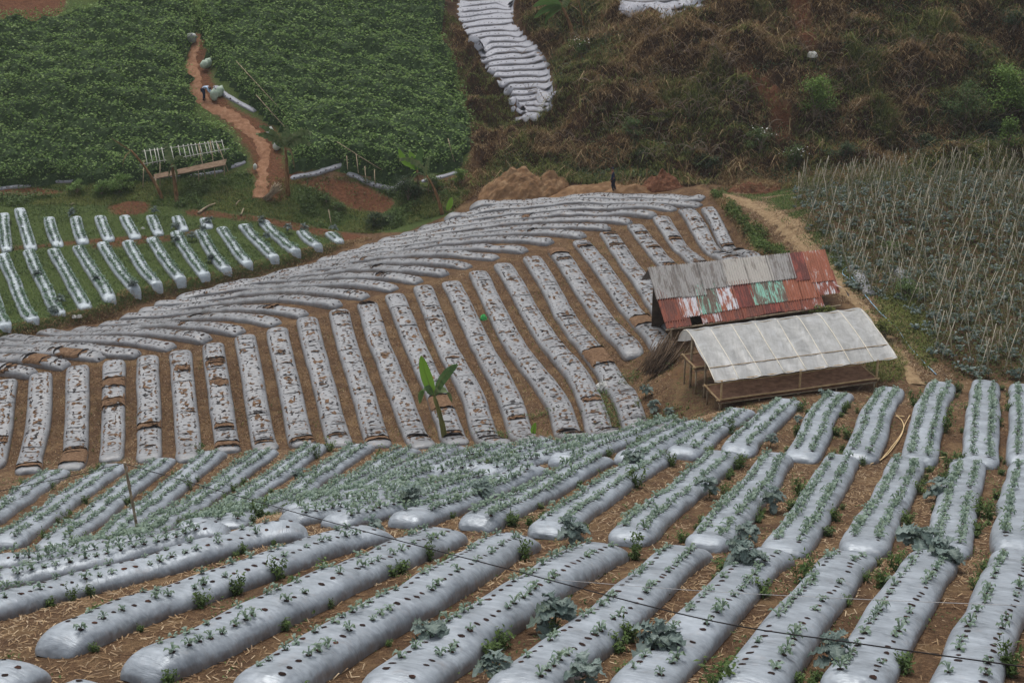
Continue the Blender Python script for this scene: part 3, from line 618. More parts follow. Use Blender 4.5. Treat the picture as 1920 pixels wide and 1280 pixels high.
Cf = [[(62,697),(0,688),(-60,686)], [(124,682),(60,671),(0,667),(-60,666)], [(192,667),(130,659),(60,656),(0,654),(-60,654)], [(259,661),(155,649),(75,644),(0,640),(-60,640)], [(322,648),(265,638),(160,634),(5,629)],
 [(389,634),(319,622),(212,621),(75,620)], [(452,619),(372,607),(266,609),(138,614)], [(518,603),(450,591),(400,591),(300,599),(188,605)], [(571,587),(500,576),(432,576),(350,583),(226,592)], [(634,570),(560,558),(480,559),(398,567),(258,580)],
 [(686,553),(586,543),(480,546),(400,556),(288,568)], [(740,538),(613,529),(480,536),(400,545),(330,557)], [(787,524),(640,516),(520,523),(440,535),(364,549)], [(835,511),(746,501),(640,505),(530,517),(396,540)],
 [(880,496),(798,489),(692,492),(580,505),(438,530)], [(931,480),(852,474),(719,480),(600,496),(491,518)], [(986,467),(878,463),(746,473),(650,486),(555,504)], [(1033,452),(940,447),(820,456),(700,472),(592,488)],
 [(1095,440),(980,434),(860,443),(740,459),(629,477)], [(1142,426),(1046,422),(940,427),(800,445),(671,463)], [(1182,414),(1073,409),(940,418),(820,434),(706,452)], [(1228,402),(1099,398),(940,410),(840,423),(748,441)],
 [(1265,390),(1126,387),(940,400),(860,411),(783,428)], [(1314,381),(1126,376),(940,387),(833,407)], [(1321,367),(1126,366),(940,377),(880,386)]]
for i, p in enumerate(Cf):
    make_bed('C%d' % i, p, 1.0, .30, M['film_mid'], "curving silver bed behind the ridge, %s counting up from the left edge" % ORD[i + 1],
             'curving beds behind the ridge', 240 + i, (-.26, .0, .26), .34, (.055, .05), 0, 1, .4, None, 1.2, .3, 11, .15, {0: [(.3, .38)], 1: [(.16, .3)], 2: [(.1, .24)]}.get(i, 0))
Uf = [[(5,397),(12,468)], [(36,388),(46,425),(60,466)], [(91,404),(98,430),(109,459)], [(140,403),(147,430),(157,454)], [(187,402),(194,425),(205,449)], [(232,401),(242,422),(255,444)], [(282,400),(289,418),(298,438)], [(330,402),(337,416),(345,430)], [(383,406),(390,425)]]
Lf = [[(-36,490),(-12,550),(13,629)], [(4,473),(32,540),(67,614)], [(51,466),(82,530),(117,598)], [(98,463),(130,520),(165,584)], [(145,458),(176,510),(212,571)], [(191,451),(224,505),(259,561)], [(237,449),(268,500),(301,552)], [(282,443),(313,490),(346,541)],
 [(327,432),(357,478),(390,531)], [(372,429),(400,473),(431,519)], [(414,423),(441,463),(471,508)], [(455,417),(487,455),(521,495)], [(492,410),(525,445),(561,483)], [(562,429),(580,448),(600,470)], [(617,433),(639,455)]]
for i, p in enumerate(Uf):
    make_bed('U%d' % i, p, .8, .26, M['film_left'], "short pale bed in grass, %s from left in the left field's upper row" % ORD[i + 1], 'pale beds in the grassy left field, upper row', 280 + i, (-.2, .2), .25, (.04, .04), .97, 1.15, 0, 'LEFT', 1.0, .25, 11)
for i, p in enumerate(Lf):
    p = p[:-1] + [(p[-1][0] + (p[-2][0] - p[-1][0]) * .13, p[-1][1] + (p[-2][1] - p[-1][1]) * .13)]
    make_bed('L%d' % i, p, .8, .26, M['film_left'], "long pale bed in grass, %s from left in the left field's lower row" % ORD[i + 1], 'pale beds in the grassy left field, lower row', 300 + i, (-.2, .2), .25, (.04, .04), .97, 1.15, 0, 'LEFT', 1.0, .25, 11)
# terraces of the far slope: many short beds side by side
def edge_x(poly, y):
    xs = []
    for (x0, y0), (x1, y1) in zip(poly, poly[1:] + poly[:1]):
        if (y0 > y) != (y1 > y): xs.append(x0 + (x1 - x0) * (y - y0) / (y1 - y0))
    return (min(xs), max(xs)) if len(xs) >= 2 else None
def terrace(poly, y0, y1, stepfn, slope, lab, grp, seed):
    y = y1; k = 0; rows_ = []
    while y > y0:
        e = edge_x(poly, y)
        if e and e[1] - e[0] > 18: rows_.append((e, y))
        y -= stepfn(y)
    for k, (e, y) in enumerate(rows_):
        xm = (e[0] + e[1]) / 2; pts = [(x, y - slope * (x - xm) - 2.5 * math.sin(math.pi * (x - e[0]) / (e[1] - e[0]))) for x in np.linspace(e[0] + rng.uniform(-2, 3), e[1] + rng.uniform(-3, 2), 5)]
        make_bed('%s%d' % (grp, k), pts, 1.25, .13, M['film_far'], lab % ORD[k + 1], grp, seed + k, (-.35, .35),   .40, (.055, .055), 0, 1, 0, None, .1, .3, 9, .12)
terrace(PATCH1, -12, 216, lambda y: 9.2 + (y - 0) * .012, .07, "narrow silver bed on the pale winding terrace, %s from its lower end", 'silver beds of the winding terrace', 340)
terrace(PATCH2, -12, 24, lambda y: 8.8, .03, "narrow silver bed on the small terrace at the top edge, %s from its lower end", 'silver beds of the small top terrace', 380)
# thin film laid over the terrace furrows between those beds
def film_sheet(poly, label):
    pl = [p for p in poly]; cs = np.array([hit(*p) for p in pl]); lo = cs[:, :2].min(0) - .5; hi = np.minimum(cs[:, :2].max(0) + .5, (60, 136)); xs = np.arange(lo[0], hi[0], .22); ys = np.arange(lo[1], hi[1], .22); XX, YY = np.meshgrid(xs, ys); x, y = XX.ravel(), YY.ravel(); z = hgt_grid(x, y)
    a, b, zz = proj(np.stack([x, y, z], -1)); xm = np.array([(min(1e4, *[q[0] for q in pl]))]); ins = pip(a + rng.normal(0, 1.0, len(a)), b, pl); m = len(xs); ii = (np.arange(len(ys) - 1)[:, None] * m + np.arange(m - 1)[None]).ravel(); ii = ii[ins[ii] & ins[ii + 1] & ins[ii + m] & ins[ii + m + 1]]
    V = np.stack([x, y, z + .05 + .02 * vnoise(x * 3, y * 3, 5)], -1); used = np.unique(np.stack([ii, ii + 1, ii + m + 1, ii + m])); remap = np.zeros(len(V), int); remap[used] = np.arange(len(used)); mb = MB(); mb.add(V[used], remap[np.stack([ii, ii + 1, ii + m + 1, ii + m], -1)], 0, np.stack([x, y * 0 + .5], -1)[used]); tag(mb.build('mulch_sheet', M['film_far']), label, 'mulch film')
film_sheet(PATCH1, "thin silver film covering the furrows of the pale winding terrace")
film_sheet(PATCH2, "thin silver film covering the furrows of the small top terrace")
# silver strips along the foot of the tall crop
for k, p in enumerate([[(-60,358),(0,352),(70,342),(146,336)], [(150,338),(280,333),(400,322),(460,300)], [(545,333),(600,320),(650,305)], [(652,322),(690,340),(735,352),(760,338)], [(790,338),(820,332),(856,320)], [(402,160),(425,178),(450,192),(478,208)]]):
    make_bed('F%d' % k, p, .5, .13, M['film_far'], ["silver bed at the foot of the tall crop, by the left edge", "silver bed mostly hidden under the tall crop behind the bamboo rack", "silver bed at the foot of the tall crop right of the red path", "crumpled silver bed by the bare stakes above the red bank",
      "short silver bed at the lower right tip of the tall crop", "ragged silver bed on the bank beside the red path"][k], 'silver beds at the foot of the tall crop', 400 + k, (-.2, .2), .4, (.06, .06), 0, 1, .3, None, 1.5, .3, 9)

# seedlings: the 300 nearest are things of their own, the rest one mass
inframe = []; rest = []
left_list = [t for t in seed_list if t[2] == 'LEFT']; seed_list = [t for t in seed_list if t[2] != 'LEFT']
mb = MB(); put_tpl(mb, SEED_T, np.array([t[0] for t in left_list]), np.array([t[1] for t in left_list])); tag(mb.build('young_broccoli_plants', M['leftplants'], smooth=False), "rows of dark blue-green seedlings on the pale beds of the grassy left field", 'seedlings', None, 'stuff')
for q, s_, ph in seed_list:
    a, b_, z = proj(q); (inframe if (-5 < a[0] < 1925 and -5 < b_[0] < 1290 and ph) else rest).append((z[0] / s_, q, s_, ph))
inframe.sort(key=lambda t: t[0])
for zz, q, s_, ph in inframe[:300]:
    o = bpy.data.objects.new('broccoli_seedling', random.choice(seed_meshes)); C.objects.link(o); o.location = tuple(q); o.scale = (s_,) * 3; o.rotation_euler = (0, 0, random.uniform(0, 6.28))
    tag(o, "small grey-green broccoli seedling in " + ph, 'seedling', 'seedlings in ' + ph)
rest = rest + inframe[300:]
mb = MB(); put_tpl(mb, SEED_T, np.array([r[1] for r in rest]), np.array([r[2] for r in rest])); tag(mb.build('young_broccoli_plants', M['seed'], smooth=False), "dense rows of small grey-green broccoli seedlings on the farther silver beds", 'seedlings', None, 'stuff')
print('seedlings', len(seed_list), len(inframe))

# ---------------------------------------------------------------- tall crop on the far slope
def crop(name, poly, hgt, nleaf, label):
    cs = np.array([hit(*p) for p in poly]); lo = cs[:, :2].min(0); hi = cs[:, :2].max(0)
    lo = np.maximum(lo, (-62, 60)); hi = np.minimum(hi, (62, 150)); st = .45
    xs = np.arange(lo[0] - 1, hi[0] + 1, st); ys = np.arange(lo[1] - 1, hi[1] + 1, st); XX, YY = np.meshgrid(xs, ys); x = XX.ravel(); y = YY.ravel(); z = hgt_grid(x, y)
    a, b, zz = proj(np.stack([x, y, z], -1)); ins = pip(a + fbm(x * .8, y * .8, 5) * 26, b + fbm(x * .8, y * .8, 8) * 8, poly)
    def top(x, y): # furrowed, lumpy canopy
        r = np.sin((x * .35 + y * .94) * 2 * math.pi / 1.6 + fbm(x * .3, y * .3, 4) * 3); return hgt * (.82 + .10 * r + .36 * fbm(x * .45, y * .6, 77, 3) + .30 * fbm(x * 1.5, y * 1.5, 71, 2))
    I = ins.reshape(XX.shape); T = top(x, y).reshape(XX.shape); cnt = np.zeros(I.shape)
    for dx in (-1, 0, 1):
        for dy in (-1, 0, 1): cnt += np.roll(np.roll(I, dx, 1), dy, 0)
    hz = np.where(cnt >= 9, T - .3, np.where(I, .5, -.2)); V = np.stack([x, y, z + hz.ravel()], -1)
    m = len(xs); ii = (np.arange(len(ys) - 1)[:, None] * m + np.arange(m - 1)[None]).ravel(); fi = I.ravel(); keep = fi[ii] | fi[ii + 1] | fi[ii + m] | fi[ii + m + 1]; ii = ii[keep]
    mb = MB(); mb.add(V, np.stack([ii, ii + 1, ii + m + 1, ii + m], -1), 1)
    q = rng.uniform(lo - .5, hi + .5, (nleaf * 3, 2)); zq = hgt_grid(q[:, 0], q[:, 1]); a, b, zz = proj(np.column_stack([q, zq]))
    k = pip(a + fbm(q[:, 0] * .8, q[:, 1] * .8, 5) * 26, b + fbm(q[:, 0] * .8, q[:, 1] * .8, 8) * 8, poly) & (b > -90); q = q[k][:nleaf]; zq = zq[k][:nleaf]
    t = top(q[:, 0], q[:, 1]); dpt = np.abs(rng.normal(0, .2, len(q))); ix = np.clip(((q - [xs[0], ys[0]]) / st).astype(int), 0, [len(xs) - 1, len(ys) - 1]); edge = cnt[ix[:, 1], ix[:, 0]] < 9
    zl = np.where(edge, t * rng.uniform(.05, 1.0, len(q)) ** .7, t - dpt + .05); P = np.column_stack([q, zq + zl])
    add_leaves(mb, P, .22, 0, .4, .8)
    e = P[edge]; e = np.repeat(e, 3, 0); e[:, :2] += rng.normal(0, .25, (len(e), 2)); e[:, 2] = hgt_grid(e[:, 0], e[:, 1]) + rng.uniform(.05, 1, len(e)) ** .8 * hgt * .9; add_leaves(mb, e, .17, 0, .6, .75)
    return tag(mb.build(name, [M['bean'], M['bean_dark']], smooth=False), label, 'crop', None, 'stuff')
POLY1 = [(-900,352),(-50,350),(140,345),(300,338),(430,318),(458,300),(425,265),(385,240),(362,215),(352,170),(340,130),(348,92),(362,60),(366,-400),(280,-400),(190,25),(60,50),(-900,70)]
POLY2 = [(372,55),(392,115),(425,160),(475,205),(520,235),(545,262),(552,326),(645,303),(655,322),(715,345),(760,335),(856,315),(882,292),(872,240),(850,160),(832,80),(822,0),(815,-400),(366,-400)]
crop('bean_vines', POLY1, 1.6, 105000, "mass of leafy green climbing crop left of the red path")
crop('bean_vines', POLY2, 1.6, 100000, "mass of leafy green climbing crop right of the red path")

# ---------------------------------------------------------------- scrub, grass and litter
def region_pts(polys, n_, cut=None):
    P = np.vstack([sample_poly(p, n_ // len(polys)) for p in polys]); return P
hill = [(880,352),(925,300),(1010,220),(1045,170),(1030,100),(985,60),(975,5),(975,-60),(1160,-60),(1160,22),(1250,30),(1330,10),(1390,-40),(1500,-60),(2000,-60),(2000,312),(1800,326),(1700,338),(1560,352),(1480,356),(1330,345),(1180,352),(1060,345)]
hp = sample_poly(hill, 150000); dn = fbm(hp[:, 0] * .45, hp[:, 1] * .45 + hp[:, 2] * .4, 50, 3)
a_, b_, _z = proj(hp)
redcut = pip(a_, b_, [(1470,-40),(1510,-40),(1530,60),(1540,100),(1510,100),(1480,40)]) | pip(a_, b_, [(1430,150),(1490,190),(1495,260),(1445,275)]) | pip(a_, b_, [(1370,100),(1470,120),(1470,190),(1410,180)])
kp = (rng.random(len(hp)) < np.clip(.85 + dn * 1.0, .3, 1)) & ~(redcut & (rng.random(len(hp)) < .8)); hp = hp[kp]; dn = dn[kp]; a_, b_ = a_[kp], b_[kp]
mb = MB(); g_ = fbm(hp[:, 0] * .3 + 7, hp[:, 1] * .3 + hp[:, 2] * .3, 60, 3) + (a_ - 1450) / 3500 + (b_ - 170) / 1400 + .45 * sm(1180, 1040, a_) * sm(200, 120, b_) + .22 * sm(1000, 930, a_) + .3 * sm(1620, 1800, a_) * sm(60, 200, b_); gr = g_ + rng.normal(0, .1, len(hp)) > .06
add_blades(mb, hp[~gr], .75 + .5 * np.clip(fbm(hp[~gr][:, 0] * .6, hp[~gr][:, 1] * .6, 52, 2), -.5, 1), .038, 0, .9, 1.0, (0, -.5, 0)); add_blades(mb, hp[gr], .7, .042, 1, .8, .8, (0, -.4, 0))
lb = hp[rng.integers(0, len(hp), 3500)]; add_blades(mb, lb, 1.6, .05, 0, 1.0, 1.3, (0, -.7, .1)); lb = hp[rng.integers(0, len(hp), 2500)]; lb = lb[fbm(lb[:, 0] * .4, lb[:, 1] * .4, 99, 3) > 0]; add_blades(mb, lb, 1.5, .06, 1, .8, 1.1, (0, -.5, .1))
q = sample_poly(hill, 60000); gq = fbm(q[:, 0] * .55 + 3, q[:, 1] * .55 + q[:, 2] * .5, 65, 3) + rng.normal(0, .06, len(q)); qa, qb, _ = proj(q); gq = gq + .15 * sm(1620, 1800, qa) + .2 * sm(1180, 1040, qa) * sm(220, 120, qb) + np.clip((qa - 1500) / 2500, -.1, .2) + np.clip((qb - 220) / 900, -.1, .12)
add_leaves(mb, q[gq > .12] + np.column_stack([rng.normal(0, .2, (int((gq > .12).sum()), 2)), rng.uniform(.05, .75, int((gq > .12).sum()))]), .16, 2, .6, .6)
tag(mb.build('hillside_scrub', [M['dry'], M['olive'], M['dkbush']], smooth=False), "tangled dry brown grass and creepers covering the steep hillside", 'scrub', None, 'stuff')
# slope strip between the crop and the pale terrace, and round the gully
mb = MB()
st_ = [(832,20),(858,40),(895,100),(915,140),(955,180),(975,222),(1035,215),(1045,240),(960,300),(930,350),(880,375),(850,395),(800,410),(770,400),(760,360),(860,330),(885,290),(870,220),(845,130)]
q = sample_poly(st_, 12000); gq = fbm(q[:, 0] * .5, q[:, 1] * .5, 15, 3); add_blades(mb, q[gq > 0], .45, .04, 1, .8, .6); add_blades(mb, q[gq <= 0], .45, .035, 0, .8, .7)
q = sample_poly([(975,-60),(985,60),(1030,100),(1050,160),(1110,140),(1150,60),(1160,20),(1150,-60)], 5000); gq = fbm(q[:, 0] * .5, q[:, 1] * .5, 16, 3); add_blades(mb, q[gq > -.1], .4, .04, 2, .8, .5); add_blades(mb, q[gq <= -.1], .4, .04, 0, .8, .5)
tag(mb.build('terrace_edge_grass', [M['dry'], M['olive'], M['grass']], smooth=False), "rough green and straw grass round the pale winding terrace", 'grass', None, 'stuff')
mb = MB()
gp = sample_poly([(-60,348),(140,348),(300,338),(440,322),(550,338),(650,330),(780,360),(860,340),(880,372),(840,400),(700,440),(640,434),(480,402),(300,386),(-60,388)], 26000)
a_, b_, _z = proj(gp); red = sum(pip(a_, b_, p) for p in ([(556,345),(600,333),(680,345),(745,378),(720,402),(660,392),(610,362)], [(200,388),(240,376),(285,380),(270,402),(215,404)], [(470,255),(520,250),(520,372),(475,372)], [(-50,352),(60,350),(140,362),(60,368),(-50,366)])) > 0
gp = gp[~red | (rng.random(len(gp)) < .12)]; gq = fbm(gp[:, 0] * .5, gp[:, 1] * .5, 17, 3); add_blades(mb, gp[gq > -.12], .26, .035, 0, .8, .5); add_blades(mb, gp[gq <= -.12], .3, .03, 1, .9, .6)
k_ = gp[(gq > .12)]; add_leaves(mb, k_ + np.column_stack([rng.normal(0, .1, (len(k_), 2)), rng.uniform(.05, .4, len(k_))]), .15, 2, .6, .6)
tag(mb.build('bank_grass', [M['grass'], M['olive'], M['weed']], smooth=False), "green grass and weeds on the bank below the tall crop", 'grass', None, 'stuff')
mb = MB(); gp = sample_poly([(-60,385),(300,388),(480,402),(640,436),(645,455),(552,490),(440,520),(330,545),(228,570),(150,596),(-60,640)], 26000)
add_blades(mb, gp, .13, .03, 0, .9, .4); g2 = gp[fbm(gp[:, 0] * .6, gp[:, 1] * .6, 33, 3) > .08]; add_leaves(mb, g2 + np.column_stack([np.zeros((len(g2), 2)), rng.uniform(.02, .2, len(g2))]), .11, 1, .6, .5); tag(mb.build('field_grass', [M['grass'], M['weed']], smooth=False), "short green grass between the pale beds of the left field", 'grass', None, 'stuff')
# brown hanging roots on the little earth bank
mb = MB(); bk = spline(np.array(bank)[:, :3], 900); bk = bk[:, :2] + rng.normal(0, .22, (900, 2)); bk = np.column_stack([bk, hgt_grid(bk[:, 0], bk[:, 1])]); bk = bk[rng.integers(0, 900, 5000)] + np.column_stack([rng.normal(0, .12, (5000, 2)), np.zeros(5000)]); bk[:, 2] = hgt_grid(bk[:, 0], bk[:, 1])
add_blades(mb, bk, .22, .03, 0, 1.0, .9); tag(mb.build('bank_fringe', [M['dry']], smooth=False), "brown root fringe along the earth bank of the left field", 'grass', None, 'stuff')
# verge on the right
mb = MB(); gp = sample_poly([(1332,366),(1356,372),(1450,455),(1490,500),(1420,475)], 7000); add_blades(mb, gp, .42, .035, 3, .9, .9); gp = gp[fbm(gp[:, 0], gp[:, 1], 12, 2) > -.05]; gp = np.vstack([gp, gp]); add_leaves(mb, gp + np.column_stack([rng.normal(0, .1, (len(gp), 2)), rng.uniform(.05, .5, len(gp))]), .15, 0, .6, .5); gp = sample_poly([(1350,365),(1440,370),(1530,450),(1620,560),(1580,570),(1480,480)], 9000); add_blades(mb, gp, .13, .03, 2, 1.1, .4); 
gp = sample_poly([(1340,352),(1480,350),(1530,400),(1620,520),(1700,610),(1790,715),(1730,722),(1660,640),(1590,545),(1480,430),(1400,372)], 12000); gq = fbm(gp[:, 0] * .6, gp[:, 1] * .6, 19, 3)
a_, b_, _z = proj(gp); add_blades(mb, gp[gq > -.1], .2, .03, 0, .8, .5); add_blades(mb, gp[gq <= -.1], .2, .03, 2, .9, .5)
gp = sample_poly([(1640,560),(1700,540),(1760,640),(1740,700),(1660,610)], 2500); add_blades(mb, gp, .4, .035, 1, .9, .8)
gp = sample_poly([(1560,600),(1620,585),(1700,680),(1690,715),(1640,720),(1590,640)], 2500); add_blades(mb, gp, .3, .03, 1, .9, .7)
tag(mb.build('verge_grass', [M['grass'], M['olive'], M['straw'], M['dry']], smooth=False), "green and straw grass beside the dry path right of the sheds", 'grass', None, 'stuff')
# litter of straw in the furrows and weeds
nearp = [(-200,1310),(-200,900),(0,870),(300,855),(700,835),(1100,815),(1400,760),(1700,715),(2100,715),(2100,1310)]
mb = MB(); q = sample_poly(nearp, 90000, 60); n1 = fbm(q[:, 0] * .4, q[:, 1] * .4, 40, 3); q = q[rng.random(len(q)) < np.clip(.5 + n1 * 1.3, .1, 1)]; q[:, 2] += .02
aa = rng.uniform(0, 6.28, len(q)); d = np.stack([np.cos(aa), np.sin(aa), rng.normal(0, .18, len(q))], -1) * rng.uniform(.02, .11, len(q))[:, None]; w_ = np.stack([-np.sin(aa), np.cos(aa), np.zeros(len(q))], -1) * rng.uniform(.004, .013, len(q))[:, None]
V = np.stack([q - d - w_, q - d + w_, q + d + w_, q + d - w_], 1).reshape(-1, 3); mb.add(V, np.arange(len(q))[:, None] * 4 + np.array([[0, 1, 2, 3]]), 0)
tag(mb.build('straw_litter', [M['straw']], smooth=False), "dry straw and leaf litter scattered over the furrows of the near slope", 'straw', None, 'stuff')
midp = [(-100,880),(-100,700),(120,690),(350,650),(640,585),(900,500),(1100,440),(1300,385),(1430,470),(1260,700),(1240,800),(1000,820),(500,835)]
mb = MB(); q = sample_poly(midp, 9000); a_, b_, _z = proj(q); n1 = fbm(q[:, 0] * .5, q[:, 1] * .5, 44, 3) + np.clip((a_ - 900) / 1500, -.3, .2) + np.clip((b_ - 640) / 900, -.2, .2); q = q[n1 > .12]
add_blades(mb, q, .16, .03, 0, .9, .4); q2 = sample_poly(midp, 8000); q2 = q2[fbm(q2[:, 0] * .7, q2[:, 1] * .7, 47, 3) > .0]; add_blades(mb, q2, .14, .025, 1, 1.2, .2)
q2 = sample_poly(midp, 60000); q2 = q2[rng.random(len(q2)) < np.clip(.5 + fbm(q2[:, 0] * .8, q2[:, 1] * .8, 48, 3), .1, 1)]; add_blades(mb, q2, .09, .022, 1, 1.6, .1); q2 = sample_poly(midp, 30000); add_leaves(mb, q2 + [0, 0, .015], .07, 2, .3, .5)
tag(mb.build('furrow_grass', [M['olive'], M['straw'], M['dry']], smooth=False), "thin dry grass in the furrows of the middle field", 'grass', None, 'stuff')
for nm, pl, n_ in (('near_furrow_weeds', nearp, 14000),):
    mb = MB(); q = sample_poly(pl, n_ * 3, 60); q = q[fbm(q[:, 0] * .9, q[:, 1] * .9, 49, 3) > .2][:n_]; add_leaves(mb, q + np.column_stack([rng.normal(0, .04, (len(q), 2)), rng.uniform(.01, .12, len(q))]), .07, 0, .6, .5)
    tag(mb.build('furrow_weeds', [M['weed']], smooth=False), "low green weeds creeping in the furrows of the near slope", 'weeds', None, 'stuff')

# single weed clumps at the feet of the near beds
def weed_tpl(seed, tall):
    mb = MB(); r = np.random.default_rng(seed); global rng; old = rng; rng = r
    for k in range(5 + seed % 3):
        az = r.uniform(0, 6.28); ln = tall * r.uniform(.6, 1.1); tip = np.array([math.cos(az) * ln * .35, math.sin(az) * ln * .35, ln]); base = np.array([math.cos(az) * .03, math.sin(az) * .03, -.02])
        pts = spline([base, base * .5 + tip * .5 + r.normal(0, .02, 3), tip], 5); add_tube(mb, pts, np.linspace(.006, .002, 5), 4, 0)
        t = r.uniform(.1, 1, 26); P = np.array([np.interp(t, np.linspace(0, 1, 5), pts[:, j]) for j in range(3)]).T + r.normal(0, .035, (26, 3)) * (1 + tall); add_leaves(mb, P, .075 + .04 * tall, 0, .6, .42)
    rng = old; return mb
weed_meshes = []
for k in range(6):
    o_ = weed_tpl(k, [.22, .3, .42, .25, .5, .34][k]).build('weed_clump', M['weed'], smooth=False); weed_meshes.append(o_.data); bpy.data.objects.remove(o_)
cand = []
for key, b in BEDS.items():
    if key[0] in 'DBAE' and not key.startswith('silver'):
        for sd in (-1, 1):
            u = rng.uniform(.2, b.L - .2, int(b.L / (1.05 if key[0] == 'D' else 1.5))); p = np.stack([np.interp(u, b.u, b.c[:, j]) + sd * np.interp(u, b.u, b.nr[:, j]) * (b.W * .5 + rng.uniform(-.02, .14)) for j in (0, 1)], -1)
            nz = fbm(p[:, 0] * .5, p[:, 1] * .5, 91, 2); 
            for q in p[nz > -.12]: cand.append((q[0], q[1], H(*q)))
print('weeds', len(cand))
random.shuffle(cand)
for q in cand[:290]:
    o = bpy.data.objects.new('weed_clump', random.choice(weed_meshes)); C.objects.link(o); o.location = q; s_ = random.uniform(.5, 1.25); o.scale = (s_, s_, s_ * random.uniform(.7, 1.2)); o.rotation_euler = (0, 0, random.uniform(0, 6.28))
    tag(o, "green weed clump growing at the foot of a near silver bed", 'weed', 'weed clumps beside the near beds')

mb = MB(); q = sample_poly([(1150,690),(1260,690),(1300,770),(1260,800),(1150,810),(1000,825),(880,825),(1000,780),(1100,760)], 5200); q = q[fbm(q[:, 0] * .8, q[:, 1] * .8, 58, 3) > .02]; add_leaves(mb, q + np.column_stack([rng.normal(0, .05, (len(q), 2)), rng.uniform(.02, .32, len(q))]), .1, 0, .6, .5); add_blades(mb, q[::2], .25, .025, 1, .8, .5)
tag(mb.build('field_edge_weeds', [M['weed'], M['olive']], smooth=False), "green weeds between the lower ends of the middle field beds near the shed", 'weeds', None, 'stuff')
# large self-sown broccoli plants
def kale(px, py, size, seed, up, mat='kale'):
    r = np.random.default_rng(seed); base = hit(px, py, up); base[2] += up; 
    t = thing('broccoli_plant', base, None, 'broccoli plant', 'large broccoli plants among the near beds')
    mb = MB(); h = size * .35; add_tube(mb, np.array([[0, 0, -.15], [.02, 0, h * .5], [.0, .02, h]]) + base, [.018, .016, .012], 6)
    mb.build('stem', M['bananagreen'], t, origin=base); mb = MB()
    for i in range(int(20 + size * 10)):
        az = i * 2.4 + r.uniform(-.3, .3); L = size * r.uniform(.22, .46); el = r.uniform(.0, 1.3); W_ = L * r.uniform(.2, .32); n_ = 11
        tt = np.linspace(0, 1, n_); rad = L * tt * math.cos(el * .7); zz = h * r.uniform(.3, 1.25) + L * (math.sin(el) * tt - .55 * tt ** 2.2)
        wd = W_ * (np.where(tt < .3, .15, np.sin(np.clip((tt - .25) / .75, 0, 1) * math.pi * .92) ** .6 + .05)) * (1 + .42 * np.sin(tt * 26 + i)); d = np.array([math.cos(az), math.sin(az), 0]); s_ = np.array([-math.sin(az), math.cos(az), 0])
        cols = np.linspace(-1, 1, 5); P = []
        for c_ in cols: P.append(d * rad[:, None] + s_ * (c_ * wd)[:, None] + np.array([0, 0, 1.]) * (zz + abs(c_) * wd * .35 + .022 * size * np.sin(tt * 23 + c_ * 4 + i) * abs(c_))[:, None])
        V = np.stack(P, 1).reshape(-1, 3) + base; ii = (np.arange(n_ - 1)[:, None] * 5 + np.arange(4)[None]).ravel(); mb.add(V, np.stack([ii, ii + 1, ii + 6, ii + 5], -1))
    mb.build('leaves', M[mat], t, smooth=False, origin=base); return t
K = [(770,945,1.0,"on the silver bed left of the centre dense rows"),(905,930,.9,"on the bed end just right of the centre dense rows"),(1185,868,1.0,"at a second row bed's far end, left of the shed"),(1330,920,.8,"in a furrow below the nursery shed"),
 (1300,700+0,0,""),(1075,1006,.9,"between bed ends in the centre of the near slope"),(1400,1068,1.1,"spilling over a foreground bed right of centre"),(1385,1045,.8,"behind the one spilling over a foreground bed"),(805,1205,.9,"in the furrow near the bottom, left of centre"),
 (1040,1166,1.1,"in the furrow beside the seventh foreground bed"),(1230,1225,1.15,"on the eighth foreground bed near the bottom"),(1560,1240,.9,"in the furrow near the bottom right"),(1720,1030,1.2,"at the far tip of the eleventh foreground bed"),(1772,1055,1.0,"hanging over the right shoulder of the eleventh foreground bed"),
 (1755,925,.9,"beside a second row bed, second from the right edge"),(1445,945,.9,"in the furrow right of the centre second row"),(1400,1010,.8,"at the front end of a second row bed, right of centre"),(1548,745,.8,"at the tip of the bed touching the nursery table"),(1495,785,.45,"small, in the furrow below the nursery table"),
 (1210,735,.8,"by the weathered beds left of the thatched bundle"),(1225,762,.7,"among the weathered beds near the white bag"),(1255,775,.6,"beside the small white rag left of the shed"),(1445,825,.6,"in the furrow left of the hose"),(700,990,.6,"small, at the bed tip below the centre dense rows"),
 (560,895,.8,"in the dense rows left of the young banana"),(930,1265,.8,"at the bottom edge in the centre"),(1100,1275,.8,"at the bottom edge right of centre")]
for k, (x, y, s_, tx) in enumerate(K):
    if s_ > 0:
        o = kale(x, y + 6, s_ * 1.05, k + 40, .12); o['label'] = "large blue-green broccoli plant " + tx
for k, (x, y) in enumerate([(135,397),(290,392),(393,410),(330,420),(490,410),(540,425),(625,425),(360,440),(330,445),(380,425),(500,440),(70,510),(115,560),(180,520),(250,530),(100,580),(395,480),(570,425)]):
    o = kale(x, y + 8, .85, k + 140, .15, 'bluegreen'); o['label'] = "blue-green broccoli tuft, %s of those over the left field's pale beds counting from the list top" % ORD[k + 1]; o['label'] = "blue-green broccoli tuft growing out of a pale left field bed"; o['group'] = 'broccoli tufts in the left field'

